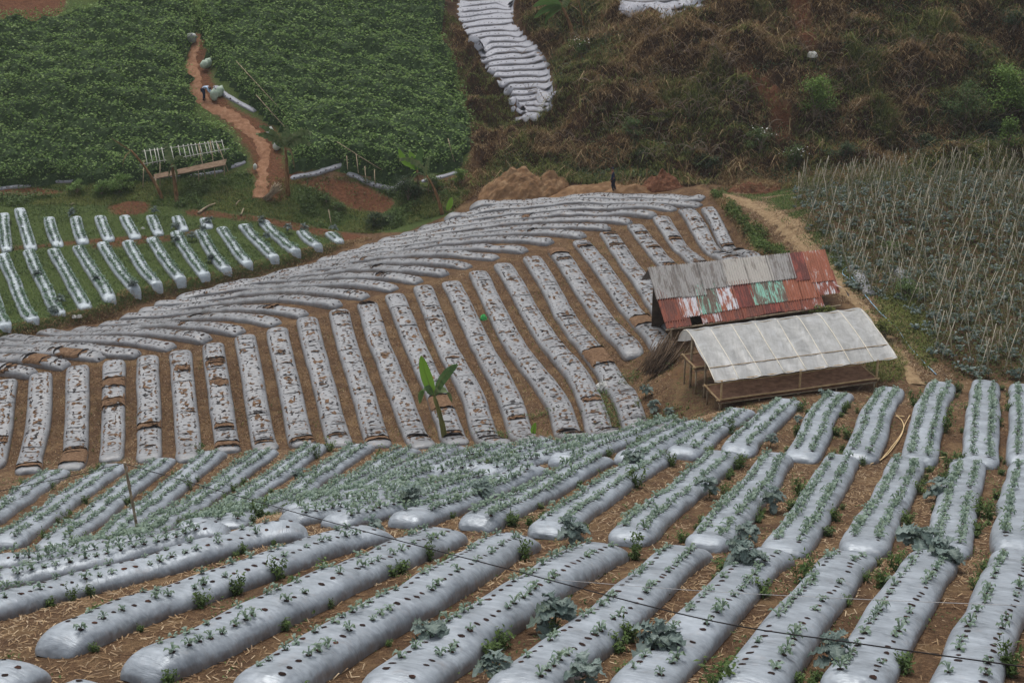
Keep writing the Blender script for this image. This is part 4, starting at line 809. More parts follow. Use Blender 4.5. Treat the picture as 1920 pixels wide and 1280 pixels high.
# ---------------------------------------------------------------- stake field on the right
TP = [(1495,392),(1540,455),(1600,555),(1690,575),(1745,650),(1790,712),(2080,725),(2080,300),(1900,300),(1700,325),(1500,352)]
b0 = hit(1600, 560); b1 = hit(1495, 360); dr = (b1 - b0)[:2]; rowd = np.array([-.36, .93]); rowd /= np.linalg.norm(rowd); perp = np.array([rowd[1], -rowd[0]])
o0 = hit(1780, 712)[:2]; stakes = []; rosP = []
for i in range(-22, 24):
    for j in range(-6, 70):
        q = o0 + perp * i * 1.45 + rowd * j * .95 + rng.normal(0, .1, 2); z = H(*q); a, b, zz = proj((q[0], q[1], z))
        if pip(a, b, TP)[0] and a[0] < 1990:
            lean = rng.normal(0, .12); hh = rng.uniform(1.5, 2.1)
            for sg in (-1, 1):
                if rng.random() < .2: continue
                base = np.array([*(q + perp * sg * .34 + rowd * rng.normal(0, .08)), 0]); base[2] = H(base[0], base[1]) - .1
                top = np.array([*(q - perp * sg * rng.uniform(.02, .28) + rowd * (lean + rng.normal(0, .15))), z + hh * rng.uniform(.85, 1.1)]); stakes.append((zz[0], base, top))
            if rng.random() < .2: stakes.append((zz[0] + 50, np.array([q[0], q[1], z]), np.array([*(q + rng.normal(0, .3, 2)), z + hh * .8])))
        if pip(a, b, TP)[0]:
            for _ in range(4): p = q + perp * rng.choice([-.3, .3]) + rowd * rng.uniform(-.5, .5) + rng.normal(0, .1, 2); rosP.append((p[0], p[1], H(*p) + .12))
stakes.sort(key=lambda t: t[0]); stk = MB()
print('stakes', len(stakes), 'ros', len(rosP))
for k, (zz, p, q) in enumerate(stakes):
    mid = (p + q) / 2 + rng.normal(0, .02, 3)
    if k < 300:
        mb = MB(); add_tube(mb, np.array([p, mid, q]), [.021, .018, .015], 5); o = mb.build('plant_stake', M['stake'], origin=p); tag(o, "thin grey bamboo stake leaning in the right-hand plant field", 'stake', 'bamboo stakes of the right-hand field')
    else: add_tube(stk, np.array([p, mid, q]), [.022, .019, .016], 4)
tag(stk.build('distant_plant_stakes', M['stake']), "many more thin grey bamboo stakes toward the back of the right-hand field", 'stakes', None, 'stuff')
mb = MB(); ROS = [leaf_tpl(8, .26, .15, 20 + i, .8) for i in range(4)]; rp = np.array(rosP); put_tpl(mb, ROS, rp, rng.uniform(.5, 1.15, len(rp)))
tag(mb.build('staked_broccoli', [M['bluegreen']], smooth=False), "blue-grey broccoli plants growing under the bamboo stakes", 'broccoli', None, 'stuff')
mb = MB(); sp_ = np.array([[*(p + (q - p) * t)] for _, p, q in stakes for t in rng.uniform(.03, .8, 70)]); sp_ += rng.normal(0, .16, sp_.shape); rng.shuffle(sp_); add_leaves(mb, sp_[: len(sp_) // 2], .085, 0, .7, .45); add_blades(mb, sp_[len(sp_) // 2: len(sp_) // 8 * 7], .26, .018, 0, 1, .8); add_blades(mb, sp_[len(sp_) // 8 * 7:], .3, .014, 1, 1, .8)
q = sample_poly(TP, 45000); add_leaves(mb, q + np.column_stack([rng.normal(0, .05, (len(q), 2)), np.abs(rng.normal(0, .22, len(q)))]), .12, 0, .6, .5)
tag(mb.build('withered_vines', [M['vine'], M['stake']], smooth=False), "sparse withering vines clinging to the bamboo stakes", 'vines', None, 'stuff')
# silver beds at the near corner of the stake field
for k, p in enumerate([[(1632,548),(1615,520),(1600,495)], [(1706,532),(1693,515),(1682,500)]]):
    make_bed('T%d' % k, p, .6, .26, M['film_mid'], ["short silver bed at the left corner of the stake field, by the blue hose", "short silver bed among the stakes, right of the one by the blue hose", "silver bed deeper among the stakes"][k], 'silver beds among the stakes', 420 + k, (-.2, .2), .4, (.05, .05), .9, 2.0, 0, None, 1.0, .25, 9)

# ---------------------------------------------------------------- shrubs and tufts
def shrub(name, px, py, h, wd, mat, nl, size, label, cat='shrub', blades=False, flowers=0, stem=True, grp=None):
    base = hit(px, py); t = thing(name, base, label, cat, grp); mb = MB()
    if blades:
        q = base + np.column_stack([rng.normal(0, wd * .22, (nl, 2)), np.zeros(nl)]); q[:, 2] = hgt_grid(q[:, 0], q[:, 1]); add_blades(mb, q, h, .03, 0, .55, .6); 
    else:
        nc = 12 + int(wd * 4); cc = np.column_stack([rng.normal(0, wd * .26, (nc, 2)), h * rng.uniform(.25, .95, nc)]); cc[:, :2] *= (1.25 - .6 * cc[:, 2:] / h)
        w_ = rng.random(nc) + .3; k = rng.choice(nc, nl, p=w_ / w_.sum()); P = cc[k] + rng.normal(0, 1, (nl, 3)) * np.array([wd * .11, wd * .11, h * .08]); P[:, 2] = np.abs(P[:, 2]); add_leaves(mb, P + base, size, 0, .5, .55)
        if stem:
            sm_ = MB()
            for c_ in cc[:8]: add_tube(sm_, spline([base + [0, 0, -.1], base + c_ * [.3, .3, .5], base + c_], 6), np.linspace(.035, .01, 6), 5)
            sm_.build('stems', M['twig'], t, origin=base)
    if flowers:
        fm = MB(); q = base + np.column_stack([rng.normal(0, wd * .3, (flowers, 2)), h * rng.uniform(.6, 1.05, flowers)]); add_leaves(fm, q, .11, 0, .3, .9); tag(fm.build('flowers', M['flower'], t, smooth=False, origin=base), kind='stuff')
    tag(mb.build('foliage', M[mat], t, smooth=False, origin=base), None); return t
S = [('leafy_shrub',1525,225,2.7,2.6,'bright',2600,.16,"bright green leafy shrub alone on the bare red slope"),('leafy_shrub',1885,215,3.3,3.6,'bright',4200,.18,"large yellow-green shrub near the right edge of the hillside"),
 ('leafy_shrub',1890,285,2.2,1.5,'bright',1400,.15,"yellow-green shrub just above the stakes at the right edge"),('leafy_shrub',1810,225,2.6,2.6,'weed',2600,.13,"mid green bush left of the large yellow-green shrub"),
 ('flowering_bush',1425,285,1.7,1.5,'weed',1300,.11,"green bush dotted with white flowers under the bare red scar"),('flowering_bush',1487,320,1.7,1.5,'weed',1300,.11,"green bush dotted with white flowers just behind the first stakes"),
 ('flowering_bush',1090,110,1.5,1.6,'grass',1100,.12,"green bush dotted with white flowers below the top banana plant"),('dark_bush',1740,290,1.4,1.7,'dkbush',1300,.13,"dark green bush behind the middle of the stake row"),('dark_bush',1580,300,1.3,1.9,'dkbush',1300,.13,"dark green bush behind the left stakes"),
 ('dark_bush',1330,320,1.2,2.0,'dkbush',1300,.13,"dark green bush above the brushwood heap"),('dark_bush',765,375,1.7,2.2,'dkbush',1900,.14,"dark green bush in the gully left of the leaning banana"),('dark_bush',700,425,1.0,1.8,'dkbush',1200,.13,"low dark bush at the bottom of the gully"),
 ('dark_bush',812,360,1.3,1.3,'weed',1000,.13,"green bush between banana plants and the tall crop"),('leafy_shrub',862,345,1.1,1.0,'bright',800,.13,"bright green bush at the right corner of the tall crop"),('leafy_shrub',145,362,.9,1.0,'bean',600,.14,"green bush on the bank below the silver strip on the left"),('leafy_shrub',190,364,.8,1.0,'bean',600,.14,"second green bush on the bank, right of its twin"),
 ('leafy_shrub',225,360,1.2,1.8,'bean',1200,.16,"green bush at the foot of the tall crop left of the rack"),('leafy_shrub',612,378,.6,.8,'weed',400,.12,"small green bush on the red bank patch"),('leafy_shrub',635,392,.5,.8,'weed',400,.12,"small green bush below the red bank patch"),
 ('dark_bush',1185,255,1.3,1.6,'weed',900,.13,"green creeper clump in the middle of the brown hillside"),('dark_bush',1200,305,1.0,1.4,'dkbush',800,.13,"dark creeper clump above the walking person"),('leafy_shrub',1395,160,.8,1.2,'olive',600,.13,"olive clump left of the red scar"),
 ('dark_bush',1700,560,.9,1.5,'weed',900,.12,"green bushy mound at the left edge of the stake field"),('dark_bush',1668,470,.5,.9,'weed',500,.12,"low green clump by the corner of the stake field"),('leafy_shrub',1660,640,.9,1.2,'olive',800,.12,"dry olive bush right of the nursery shed"),('leafy_shrub',1540,600,.7,.9,'olive',600,.12,"dry olive bush between the two shed roofs"),
 ('dark_bush',1900,60,1.6,2.0,'dkbush',1100,.14,"dark bush in the upper right corner"),('leafy_shrub',1625,10,1.5,1.0,'olive',700,.16,"yellow-green creeper column at the top edge"),('dark_bush',1860,255,1.2,1.6,'dkbush',1000,.13,"dark bush under the large yellow-green shrub"),('dark_bush',1240,230,1.0,1.5,'olive',700,.13,"olive creeper clump in the brown hillside"),
 ('dark_bush',1650,255,1.0,1.4,'olive',700,.13,"olive clump above the stakes"),('leafy_shrub',20,420,.3,.3,'weed',60,.1,"tiny weed by the left edge of the grassy field")]
for n_, x, y, h, wd, m, nl, sz, lab in S: shrub(n_, x, y, h, wd, m, nl, sz, lab, 'bush', flowers=26 if 'flowering' in n_ else 0)
T = [(1700,85,"first"),(1745,70,"second"),(1770,55,"third"),(1640,130,"fourth"),(1620,165,"fifth"),(1650,215,"sixth"),(1665,240,"seventh"),(1600,105,"eighth"),(1340,150,"ninth"),(1310,185,"tenth"),(1420,20,"eleventh"),(1250,195,"twelfth")]
wh = ["pale yellow-green grass tussock high on the right hillside","wide yellow-green grass tussock at the top right","yellow-green grass tussock right of the wide one","grey-green grass tussock in the upper middle hillside","drooping green grass tussock below the white stone's level","green grass tussock in the lower right hillside","brown-green grass tussock above the stakes",
 "olive grass tussock right of the white stone","olive grass tussock left of the red scar","olive grass tussock among dead branches","olive grass tussock at the top edge above the red scar","olive grass tussock in the middle of the brown slope"]
for (x, y, _), l in zip(T, wh): shrub('grass_tussock', x, y, 1.5, 1.6, 'olive', 420, .1, l, 'grass tussock', True)
# pale dead branches on the scrub
for k in range(150):
    px = random.choice([random.gauss(1230, 110), random.gauss(1320, 80), random.gauss(1690, 100), random.uniform(1050, 1850)]); py = random.uniform(50, 300); b = hit(px, py); n_ = random.randint(3, 6); mb = MB()
    for _ in range(n_):
        az = random.uniform(0, 6.28); L = random.uniform(.7, 2.0); e = b + np.array([math.cos(az) * L * .8, -abs(math.sin(az)) * L * .5, random.uniform(-.2, .9) * L]); m_ = (b + e) / 2 + np.array([0, -.1, L * random.uniform(.15, .4)])
        add_tube(mb, spline([b + [0, 0, .1], m_, e], 9), np.linspace(.022, .007, 9), 4)
    tag(mb.build('dead_branch', M['twig'], origin=b), "bare pale dead branch tangled in the brown hillside scrub", 'dead branch', 'dead branches on the hillside')

# ---------------------------------------------------------------- banana plants
M['ban_bright'] = mat_leaf('banana_leaf_bright', [lin(108, 148, 52), lin(128, 168, 62)], .6, .25, .35)
M['ban_green'] = mat_leaf('banana_leaf_green', [lin(72, 104, 52), lin(104, 134, 78)], .5, .3, .25)
M['ban_pale'] = mat_leaf('banana_leaf_dull', [lin(76, 98, 60), lin(110, 128, 86), lin(132, 138, 102)], .6, .2, .2)
M['ban_dry'] = mat_leaf('banana_leaf_dry', [lin(110, 88, 62), lin(160, 138, 104)], .9, .1, .1)
def banana_leaf(t, base, pts, wd, mat, wdir=(1, 0, 0), tear=.0, label=None):
    P = spline(np.array(pts, float), 17) + base; m = len(P); tt = np.linspace(0, 1, m); w_ = wd * np.sin(np.clip((tt - .06) / .94, 0, 1) * math.pi) ** .55 * (1.08 - .3 * tt); w_ = np.maximum(w_, .012)
    d = np.gradient(P, axis=0); d /= np.linalg.norm(d, axis=1)[:, None]; wv = np.array(wdir, float)[None] - (d @ np.array(wdir, float))[:, None] * d; wv /= np.linalg.norm(wv, axis=1)[:, None]; nn = np.cross(wv, d)
    mb = MB()
    for sd in (-1, 1):
        if tear > 0: # separate ribbons
            for k in range(1, m - 1):
                a0 = P[k - 1] * .5 + P[k] * .5; a1 = P[k] * .5 + P[k + 1] * .5; j = rng.normal(0, tear, 3) * wd; o_ = wv[k] * sd * w_[k]
                mb.add([a0, a1, a1 + o_ * 1.0 + d[k] * wd * .15 + j - [0, 0, wd * .35], a0 + o_ * .95 + j - [0, 0, wd * .3]], [[0, 1, 2, 3]])
        else:
            e1 = P + wv * (sd * w_ * .5)[:, None] + nn * (w_ * .12)[:, None]; e2 = P + wv * (sd * w_)[:, None] + nn * (w_ * .05 + rng.normal(0, .02 * wd, m))[:, None]; V = np.stack([P, e1, e2], 1).reshape(-1, 3); ii = (np.arange(m - 1)[:, None] * 3 + np.arange(2)[None]).ravel(); mb.add(V, np.stack([ii, ii + 1, ii + 4, ii + 3], -1))
    add_tube(mb, P - nn * .01, np.linspace(.022, .006, m), 5, 1)
    o = mb.build('leaf', [M[mat], M['bananagreen']], t, smooth=True, origin=base)
    if label: o['label'] = label
def banana(px, py, trunk, r0, leaves, label, stem='bananatrunk', name='banana_plant'):
    base = hit(px, py); t = thing(name, base, label, 'banana plant', None); mb = MB(); P = spline(np.array(trunk, float), 14) + base
    rr = np.linspace(r0, r0 * .5, 14) * (1 + .08 * rng.normal(0, 1, 14)); add_tube(mb, P, rr, 10); mb.build('trunk', M[stem], t, origin=base)
    for a in leaves: banana_leaf(t, base, *a)
    return t
banana(835, 828, [(0,0,-.1),(-.1,0,.7),(-.25,0,1.4),(-.42,0,2.0)], .14, [
  ([(-.42,0,2.0),(-.6,0,2.5),(-.8,0,3.2),(-.92,0,3.8)], .25, 'ban_bright', (1,.1,0), 0, "broad upright bright green leaf"),
  ([(-.40,0,2.0),(-.2,.05,2.6),(.2,.1,3.15),(.55,.1,3.45)], .2, 'ban_green', (.7,-.3,-.6), .03), ([(-.41,0,2.0),(-.3,.0,2.3),(.1,.1,2.2),(.3,.1,1.7)], .16, 'ban_pale', (.7,-.3,-.6), 0), ([(-.42,0,2.0),(-.65,-.1,2.4),(-.9,-.15,2.3),(-1.0,-.15,1.75)], .24, 'ban_green', (.6,.6,.3), 0)], "young banana plant with bright green upright leaf at the middle field's lower edge", 'bananagreen')
for x, y, h in ((858,826,.5),(893,826,.65)): pass
banana(1000, 822, [(0,0,-.1),(.02,0,.15)], .04, [([(0,0,.1),(.0,0,.4),(.08,0,.7)], .12, 'ban_bright', (1,0,0), 0)], "tiny yellow-green banana sucker right of the young banana plant", 'bananagreen', 'banana_sucker')
banana(540, 365, [(0,0,-.1),(.02,0,1.5),(.0,0,3.3)], .17, [
  ([(0,0,3.3),(.5,0,4.0),(1.2,0,4.5),(1.9,-.1,4.4)], .4, 'ban_pale', (0,.5,-1), .1), ([(0,0,3.3),(.5,.1,3.7),(1.1,.1,3.95),(1.8,0,3.6)], .38, 'ban_pale', (0,.5,-1), .1), ([(0,0,3.3),(-.4,0,4.0),(-1.0,0,4.6),(-1.7,0,4.9)], .35, 'ban_pale', (0,.5,-1), .1),
  ([(0,0,3.3),(-.5,-.1,3.8),(-1.1,-.1,4.2),(-2.0,-.1,4.35)], .35, 'ban_pale', (0,.5,-1), .1), ([(0,0,3.3),(.1,0,4.1),(.15,0,4.9)], .35, 'ban_pale', (1,0,0), .08), ([(0,0,3.3),(.4,-.2,3.2),(.55,-.3,2.5),(.6,-.3,1.9)], .3, 'ban_dry', (0,1,0), .1)], "tall banana plant with tattered spreading leaves right of the red path")
banana(332, 378, [(0,0,-.1),(-.05,0,1.2),(-.15,0,2.6)], .16, [([(-.15,0,2.6),(-.3,0,3.3),(-.4,0,4.2)], .28, 'ban_pale', (1,0,0), .06), ([(-.15,0,2.6),(.1,-.2,2.6),(.2,-.3,1.9),(.2,-.3,1.2)], .28, 'ban_pale', (0,1,.1), .08), ([(-.15,0,2.6),(-.3,-.2,2.4),(-.4,-.2,1.6)], .25, 'ban_pale', (0,1,.1), .08), ([(-.15,0,2.6),(.2,0,3.1),(.5,0,3.2),(.9,0,2.9)], .2, 'ban_pale', (0,.5,-1), .1)], "banana plant with hanging leaves in front of the bamboo rack")
banana(305, 372, [(0,0,-.1),(-.4,0,1.0),(-1.1,0,2.3),(-1.9,0,3.4)], .12, [([(-1.9,0,3.4),(-2.4,0,2.9),(-2.6,0,2.2)], .2, 'ban_dry', (0,1,.1), .1), ([(-1.9,0,3.4),(-2.5,0,3.8),(-3.2,0,4.3)], .1, 'ban_dry', (0,.5,-1), .1)], "leaning dead banana trunk left of the bamboo rack")
banana(783, 358, [(0,0,-.1),(.05,0,.8),(.0,0,1.5)], .13, [([(0,0,1.4),(-.4,0,1.9),(-.9,0,2.2),(-1.25,0,3.0)], .3, 'ban_bright', (.8,0,.5), 0), ([(0,0,1.4),(-.2,0,2.1),(-.5,0,2.8)], .3, 'ban_bright', (1,0,.4), 0), ([(0,0,1.4),(.1,0,2.2),(.35,0,3.2)], .3, 'ban_green', (1,.3,0), .03), ([(0,0,1.4),(-.3,0,1.2),(-.5,-.1,.8)], .25, 'ban_bright', (0,1,0), 0)], "banana plant with bright green leaves at the crop's lower right edge")
banana(830, 402, [(0,0,-.1),(-.25,0,.9),(-.6,0,1.9),(-1.05,0,2.7)], .13, [([(-1.05,0,2.7),(-1.4,0,3.4),(-2.1,0,3.9),(-2.9,0,3.9)], .3, 'ban_pale', (0,.5,-1), .1), ([(-1.05,0,2.7),(-1.6,0,2.9),(-2.1,-.1,2.4)], .25, 'ban_pale', (0,1,-.5), .08), ([(-1.05,0,2.7),(-.9,-.1,2.2),(-.95,-.1,1.3)], .18, 'ban_dry', (0,1,.1), .1), ([(-1.05,0,2.7),(-1.0,0,3.4),(-.8,0,4.1)], .16, 'ban_pale', (1,0,0), .08)], "slanting banana plant beside the uppermost curving beds")
banana(838, 402, [(0,0,-.1),(.2,0,.2)], .05, [([(0,0,.2),(.2,0,.7),(.35,0,1.2)], .22, 'ban_bright', (1,.2,0), 0)], "small bright banana sucker at the foot of the slanting one", 'bananagreen', 'banana_sucker')
banana(1075, 74, [(0,0,-.1),(-.15,0,.8),(-.5,0,1.7),(-.9,0,2.5)], .2, [([(-.9,0,2.4),(-1.6,-.5,2.6),(-2.5,-.6,2.3),(-3.2,-.6,1.7)], .42, 'ban_green', (0,.7,-.9), 0), ([(-.9,0,2.4),(-1.5,-.5,2.3),(-2.1,-.6,1.8),(-2.3,-.6,1.2)], .38, 'ban_green', (.3,.8,-.6), 0), ([(-.9,0,2.5),(-1.6,-.3,2.95),(-2.4,-.4,3.0),(-3.3,-.4,2.6)], .4, 'ban_green', (0,.6,-1), 0), ([(-.9,0,2.5),(-.6,0,3.1),(-.2,0,3.8)], .3, 'ban_pale', (1,.2,0), .05)], "banana plant with broad drooping leaves at the top edge beside the terrace")
banana(1095, 55, [(0,0,-.1),(-.15,0,1.0),(-.5,0,2.4)], .10, [([(-.5,0,2.4),(-.6,0,3.2),(-.9,0,3.9)], .2, 'ban_dry', (1,0,0), .1)], "thin second banana trunk at the top edge")

# ---------------------------------------------------------------- nursery shed under a pale sheet
def zat(P, py): # height so that a point straight above P shows at row py
    d = np.array(P) - CP; k = (640 - py) / F; return -(d @ UP - k * (d @ FW)) / (UP[2] - k * FW[2])
FL = hit(1350, 770); FR = hit(1641, 730); BLp = hit(1292, 727)
ex = FR - FL; Lx = np.linalg.norm(ex[:2]); ex = ex / Lx; ey = np.array([-ex[1], ex[0], 0]); ey /= np.linalg.norm(ey[:2]); Wy = max(2.6, float((BLp - FL) @ ey)); print('shed', Lx, Wy, FL, FR)
ex_f = np.array([ex[0], ex[1], 0]); z0 = FL[2]; slope = ex[2] / np.linalg.norm(ex[:2])
def SP(x, y, z): return FL + ex_f * x + ey * y + np.array([0, 0, z + slope * x])
ze = zat(FL, 714); 
shed = thing('nursery_shed', FL, "long low nursery shed with pale translucent sheet roof on bamboo posts", 'shed')
def part(name, fn, mat, parent, smooth=True):
    mb = MB(); fn(mb); return mb.build(name, mat, parent, smooth, origin=parent_world(parent))
M['sheet'] = None; M['whiterib'] = mat_simple('sheeted_bamboo', [(.3, lin(206, 198, 180)), (.7, lin(226, 220, 206))], 5, .6)
t = NT('milky_sheet', .35, .5); p = t.coord(); cl = t.noise(1.6, 5, t.scale(p, (1, 1, .6)), .7, 1.2); st2 = t.noise(1, 4, t.scale(p, (7, 1.2, 1.2)), .6, 1)
c = t.ramp(t.math('ADD', t.math('MULTIPLY', cl, .65), t.math('MULTIPLY', st2, .35)), [(.34, lin(150, 151, 150)), (.5, lin(178, 179, 177)), (.68, lin(202, 204, 205))]); t.bump(st2, .35, .04); t.color(c)
tb = t.n('ShaderNodeBsdfTranslucent'); t.l(c, tb.inputs[0]); mxs = t.n('ShaderNodeMixShader'); mxs.inputs[0].default_value = .3; out = t.t.nodes['Material Output']; t.l(t.b.outputs[0], mxs.inputs[1]); t.l(tb.outputs[0], mxs.inputs[2]); t.l(mxs.outputs[0], out.inputs['Surface']); M['sheet'] = t.m
prof_t = np.array([0.0, .25, .5, .75, .9, 1.0, 1.1, 1.22, 1.32]); 
zr = zat(SP(-.3, Wy * 1.0, 0), 619)
prof_z = np.interp(prof_t, [0, .25, .5, .75, .9, 1.0, 1.1, 1.22, 1.32], [0, .30, .56, .80, .93, 1.0, .93, .62, 0.1]); 
x0r, x1r = -.28, Lx + .75
def roof_pt(x, t_, dz=0):
    z = ze + (zr - ze) * np.interp(t_, prof_t, prof_z); return SP(x, Wy * t_ - .05, z + dz)
def sheetfn(mb):
    xs = np.linspace(x0r, x1r, 90); ts = np.linspace(0, 1.32, 36); V = []
    ribx = np.linspace(x0r, x1r, 9)
    for x in xs:
        dr_ = min(abs(x - ribx)); sag = -.025 * math.sin(min(1, dr_ / .45) * math.pi / 2) 
        for t_ in ts: V.append(roof_pt(x + .04 * math.sin(t_ * 9 + x), t_, sag + .02 * float(vnoise(x * 3, t_ * 7, 3)) + .01 * math.sin(x * 9 + t_ * 3)))
    i = (np.arange(89)[:, None] * 36 + np.arange(35)[None]).ravel(); mb.add(V, np.stack([i, i + 1, i + 37, i + 36], -1))
part('roof_sheet', sheetfn, M['sheet'], shed)
for x in np.linspace(x0r + .02, x1r - .02, 9):
    part('roof_rib', lambda mb: add_tube(mb, np.array([roof_pt(x + .03 * math.sin(t_ * 4 + x), t_, .006) for t_ in np.linspace(0, 1.3, 16)]), .02, 6), M['whiterib'], shed)
part('roof_batten', lambda mb: add_tube(mb, np.array([roof_pt(x, .24, .016) for x in np.linspace(x0r, x1r, 12)]), .016, 5), M['bamboo_new'], shed)
part('roof_batten', lambda mb: add_tube(mb, np.array([roof_pt(x, .02, -.03) for x in np.linspace(x0r, x1r, 12)]), .025, 6), M['bamboo_new'], shed)
part('roof_batten', lambda mb: add_tube(mb, np.array([roof_pt(x, 1.0, -.03) for x in np.linspace(x0r, x1r, 12)]), .025, 6), M['bamboo'], shed)
for x in (0, Lx * .5, Lx): part('post', lambda mb: add_tube(mb, np.array([SP(x, 0, -.3), SP(x + .01, 0, ze * .5), SP(x, 0, ze + .02)]), .045, 8), M['bamboo_new'], shed)
for x in (-.05, Lx * .33, Lx * .66, Lx): part('post', lambda mb: add_tube(mb, np.array([SP(x, Wy * 1.0, -.5), SP(x, Wy * 1.0, zr - .06)]), .05, 8), M['bamboo'], shed)
for x in (0.1, Lx * .45, Lx * .8): part('post', lambda mb: add_tube(mb, np.array([SP(x, Wy * .62, -.4), SP(x, Wy * .62, ze + (zr - ze) * .66)]), .045, 8), M['bamboo'], shed)
part('brace', lambda mb: add_tube(mb, np.array([SP(Lx - .9, .1, -.1), SP(Lx - .2, .1, .42)]), .025, 6), M['bamboo'], shed)
def table(y0, y1, zt, xa, xb, label):
    o = SP(xa, y0, 0); tt = thing('seed_table', o, label, 'nursery table', None)
    def tray(mb):
        xs = np.linspace(xa + .03, xb - .03, 50); ys = np.linspace(y0 + .03, y1 - .03, 10); V = [SP(x, y, zt + .02 + .03 * float(vnoise(x * 4, y * 4, 6)) + .05 * float(vnoise(x * .8, y * .8, 7))) for x in xs for y in ys]; i = (np.arange(49)[:, None] * 10 + np.arange(9)[None]).ravel(); mb.add(V, np.stack([i, i + 1, i + 11, i + 10], -1))
        V2 = [SP(x, y, z) for x in (xa, xb) for y in (y0, y1) for z in (zt - .05, zt)]; mb.add(V2, [[0, 1, 3, 2], [4, 6, 7, 5], [0, 4, 5, 1], [2, 3, 7, 6], [0, 2, 6, 4]])
    mb = MB(); tray(mb); mb.build('soil_tray', mat_tray, tt, origin=o)
    for (xa_, ya_, xb_, yb_) in ((xa - .1, y0, xb + .1, y0), (xa - .1, y1, xb + .1, y1), (xa, y0 - .1, xa, y1 + .1), (xb, y0 - .1, xb, y1 + .1)):
        mb = MB(); add_tube(mb, np.array([SP(xa_ + (xb_ - xa_) * k, ya_ + (yb_ - ya_) * k, zt + .06 + .008 * math.sin(k * 9)) for k in np.linspace(0, 1, 8)]), .035, 7); mb.build('edge_pole', M['bamboo_new'], tt, origin=o)
    for (xa_, ya_, xb_, yb_) in ((xa, y0 + .02, xb, y0 + .02),): mb = MB(); add_tube(mb, np.array([SP(xa_, ya_, zt - .09), SP(xb_, yb_, zt - .09)]), .03, 7); mb.build('rail', M['bamboo'], tt, origin=o)
    for x in np.linspace(xa + .08, xb - .08, 5):
        for y in (y0 + .05, y1 - .05): mb = MB(); g = float(hgt_grid(*SP(x, y, 0)[:2])); P_ = SP(x, y, zt - .06); add_tube(mb, np.array([[P_[0], P_[1], g - .1], P_]), .035, 7); mb.build('leg', M['bamboo'], tt, origin=o)
mat_tray = mat_simple('tray_soil', [(.3, lin(104, 78, 62)), (.5, lin(138, 106, 86)), (.75, lin(166, 132, 108))], 3.5, .95, .1, .5, detail=6)
table(-.12, Wy * .42, .44, -.12, Lx - .02, "front bamboo nursery table with a long tray of brown soil")
table(Wy * .78, Wy * 1.22, .75, -.15, Lx * .9, "rear bamboo nursery table standing under the roof sheet")

# ---------------------------------------------------------------- low shed with rusty corrugated roof
eL = unp(1250, 621, 61.5); eR = unp(1578, 574, 64.5); rL = unp(1217, 504, 65.0); rR = unp(1546, 470, 68.0); oS = hit(1250, 668)
shed2 = thing('rusty_shed', oS, "low shed roofed with patched grey and rusty corrugated iron sheets", 'shed')
nrm_ = np.cross(eR - eL, rL - eL); nrm_ /= np.linalg.norm(nrm_); nrm_ *= np.sign(nrm_[2])
def RP(s, t_, d=0): return (rL * (1 - s) + rR * s) * (1 - t_) + (eL * (1 - s) + eR * s) * t_ + nrm_ * d
def mat_iron(name, base, rust_c, amount, streak=1.0, second=None):
    t = NT(name, .7, .3); u = t.uv(); n1 = t.noise(1, 6, t.scale(u, (3, .8, 1)), .7, .6); n2 = t.noise(1, 5, t.scale(u, (17, .7, 1)), .7)
    f = t.math('ADD', t.math('MULTIPLY', n1, .6), t.math('MULTIPLY', n2, .4)); c = t.ramp(f, [(amount - .03, base), (amount + .03, rust_c), (min(.99, amount + .22), tuple(v * .6 for v in rust_c[:3]) + (1,))])
    if second: c = t.mix(t.ramp(t.noise(1, 6, t.scale(u, (14, 2.2, 1)), .8), [(.5, BW[0]), (.56, BW[1])]), c, second)
    return t.color(c)
rust = lin(124, 66, 48); rust2 = lin(142, 82, 58); drk = lin(98, 56, 46)
I = dict(grey=mat_iron('iron_grey', lin(138, 136, 134), lin(104, 98, 94), .52), grey2=mat_iron('iron_light_grey', lin(158, 154, 148), lin(122, 116, 110), .56), rust=mat_iron('iron_rust', rust, drk, .5), orange=mat_iron('iron_orange_rust', lin(166, 160, 158), rust2, .42), white=mat_iron('iron_white_streaked', lin(186, 188, 194), rust2, .5),
  teal=mat_iron('iron_teal_flaking', lin(124, 172, 156), lin(98, 82, 72), .49), dark=mat_iron('iron_dark_rust', lin(128, 62, 50), lin(92, 44, 38), .48), mixed=mat_iron('iron_patchy', lin(178, 178, 182), rust, .46))
def iron(s0, s1, t0, t1, m, lift, label=None, skew=0, jag=.0, parent=shed2):
    Ls = np.linalg.norm(rR - rL); Lt = np.linalg.norm(eL - rL); nw = max(3, int((s1 - s0) * Ls / .12)); nc = nw * 6 + 1; nr = 5; V = []; uv = []
    r_ = random.random() * 9
    for i in range(nc):
        k = i / (nc - 1); s = s0 + (s1 - s0) * k; w_ = math.cos(k * nw * 2 * math.pi) * .026
        je = jag * float(vnoise(k * 8 + r_, 1.5, 2)) if jag else 0
        for j in range(nr):
            q = j / (nr - 1); t_ = t0 + (t1 - je - t0) * q; V.append(RP(s + skew * q, t_, lift + w_ + .012 * q)); uv.append((k * (s1 - s0) * Ls / 1.0 + r_, q * (t1 - t0) * Lt + r_))
    V = np.array(V); ii = (np.arange(nc - 1)[:, None] * nr + np.arange(nr - 1)[None]).ravel(); mb = MB(); mb.add(V, np.stack([ii, ii + 1, ii + nr + 1, ii + nr], -1), 0, uv)
    o = mb.build('roof_sheet', I[m], parent, origin=parent_world(parent)); 
    if label: o['label'] = label
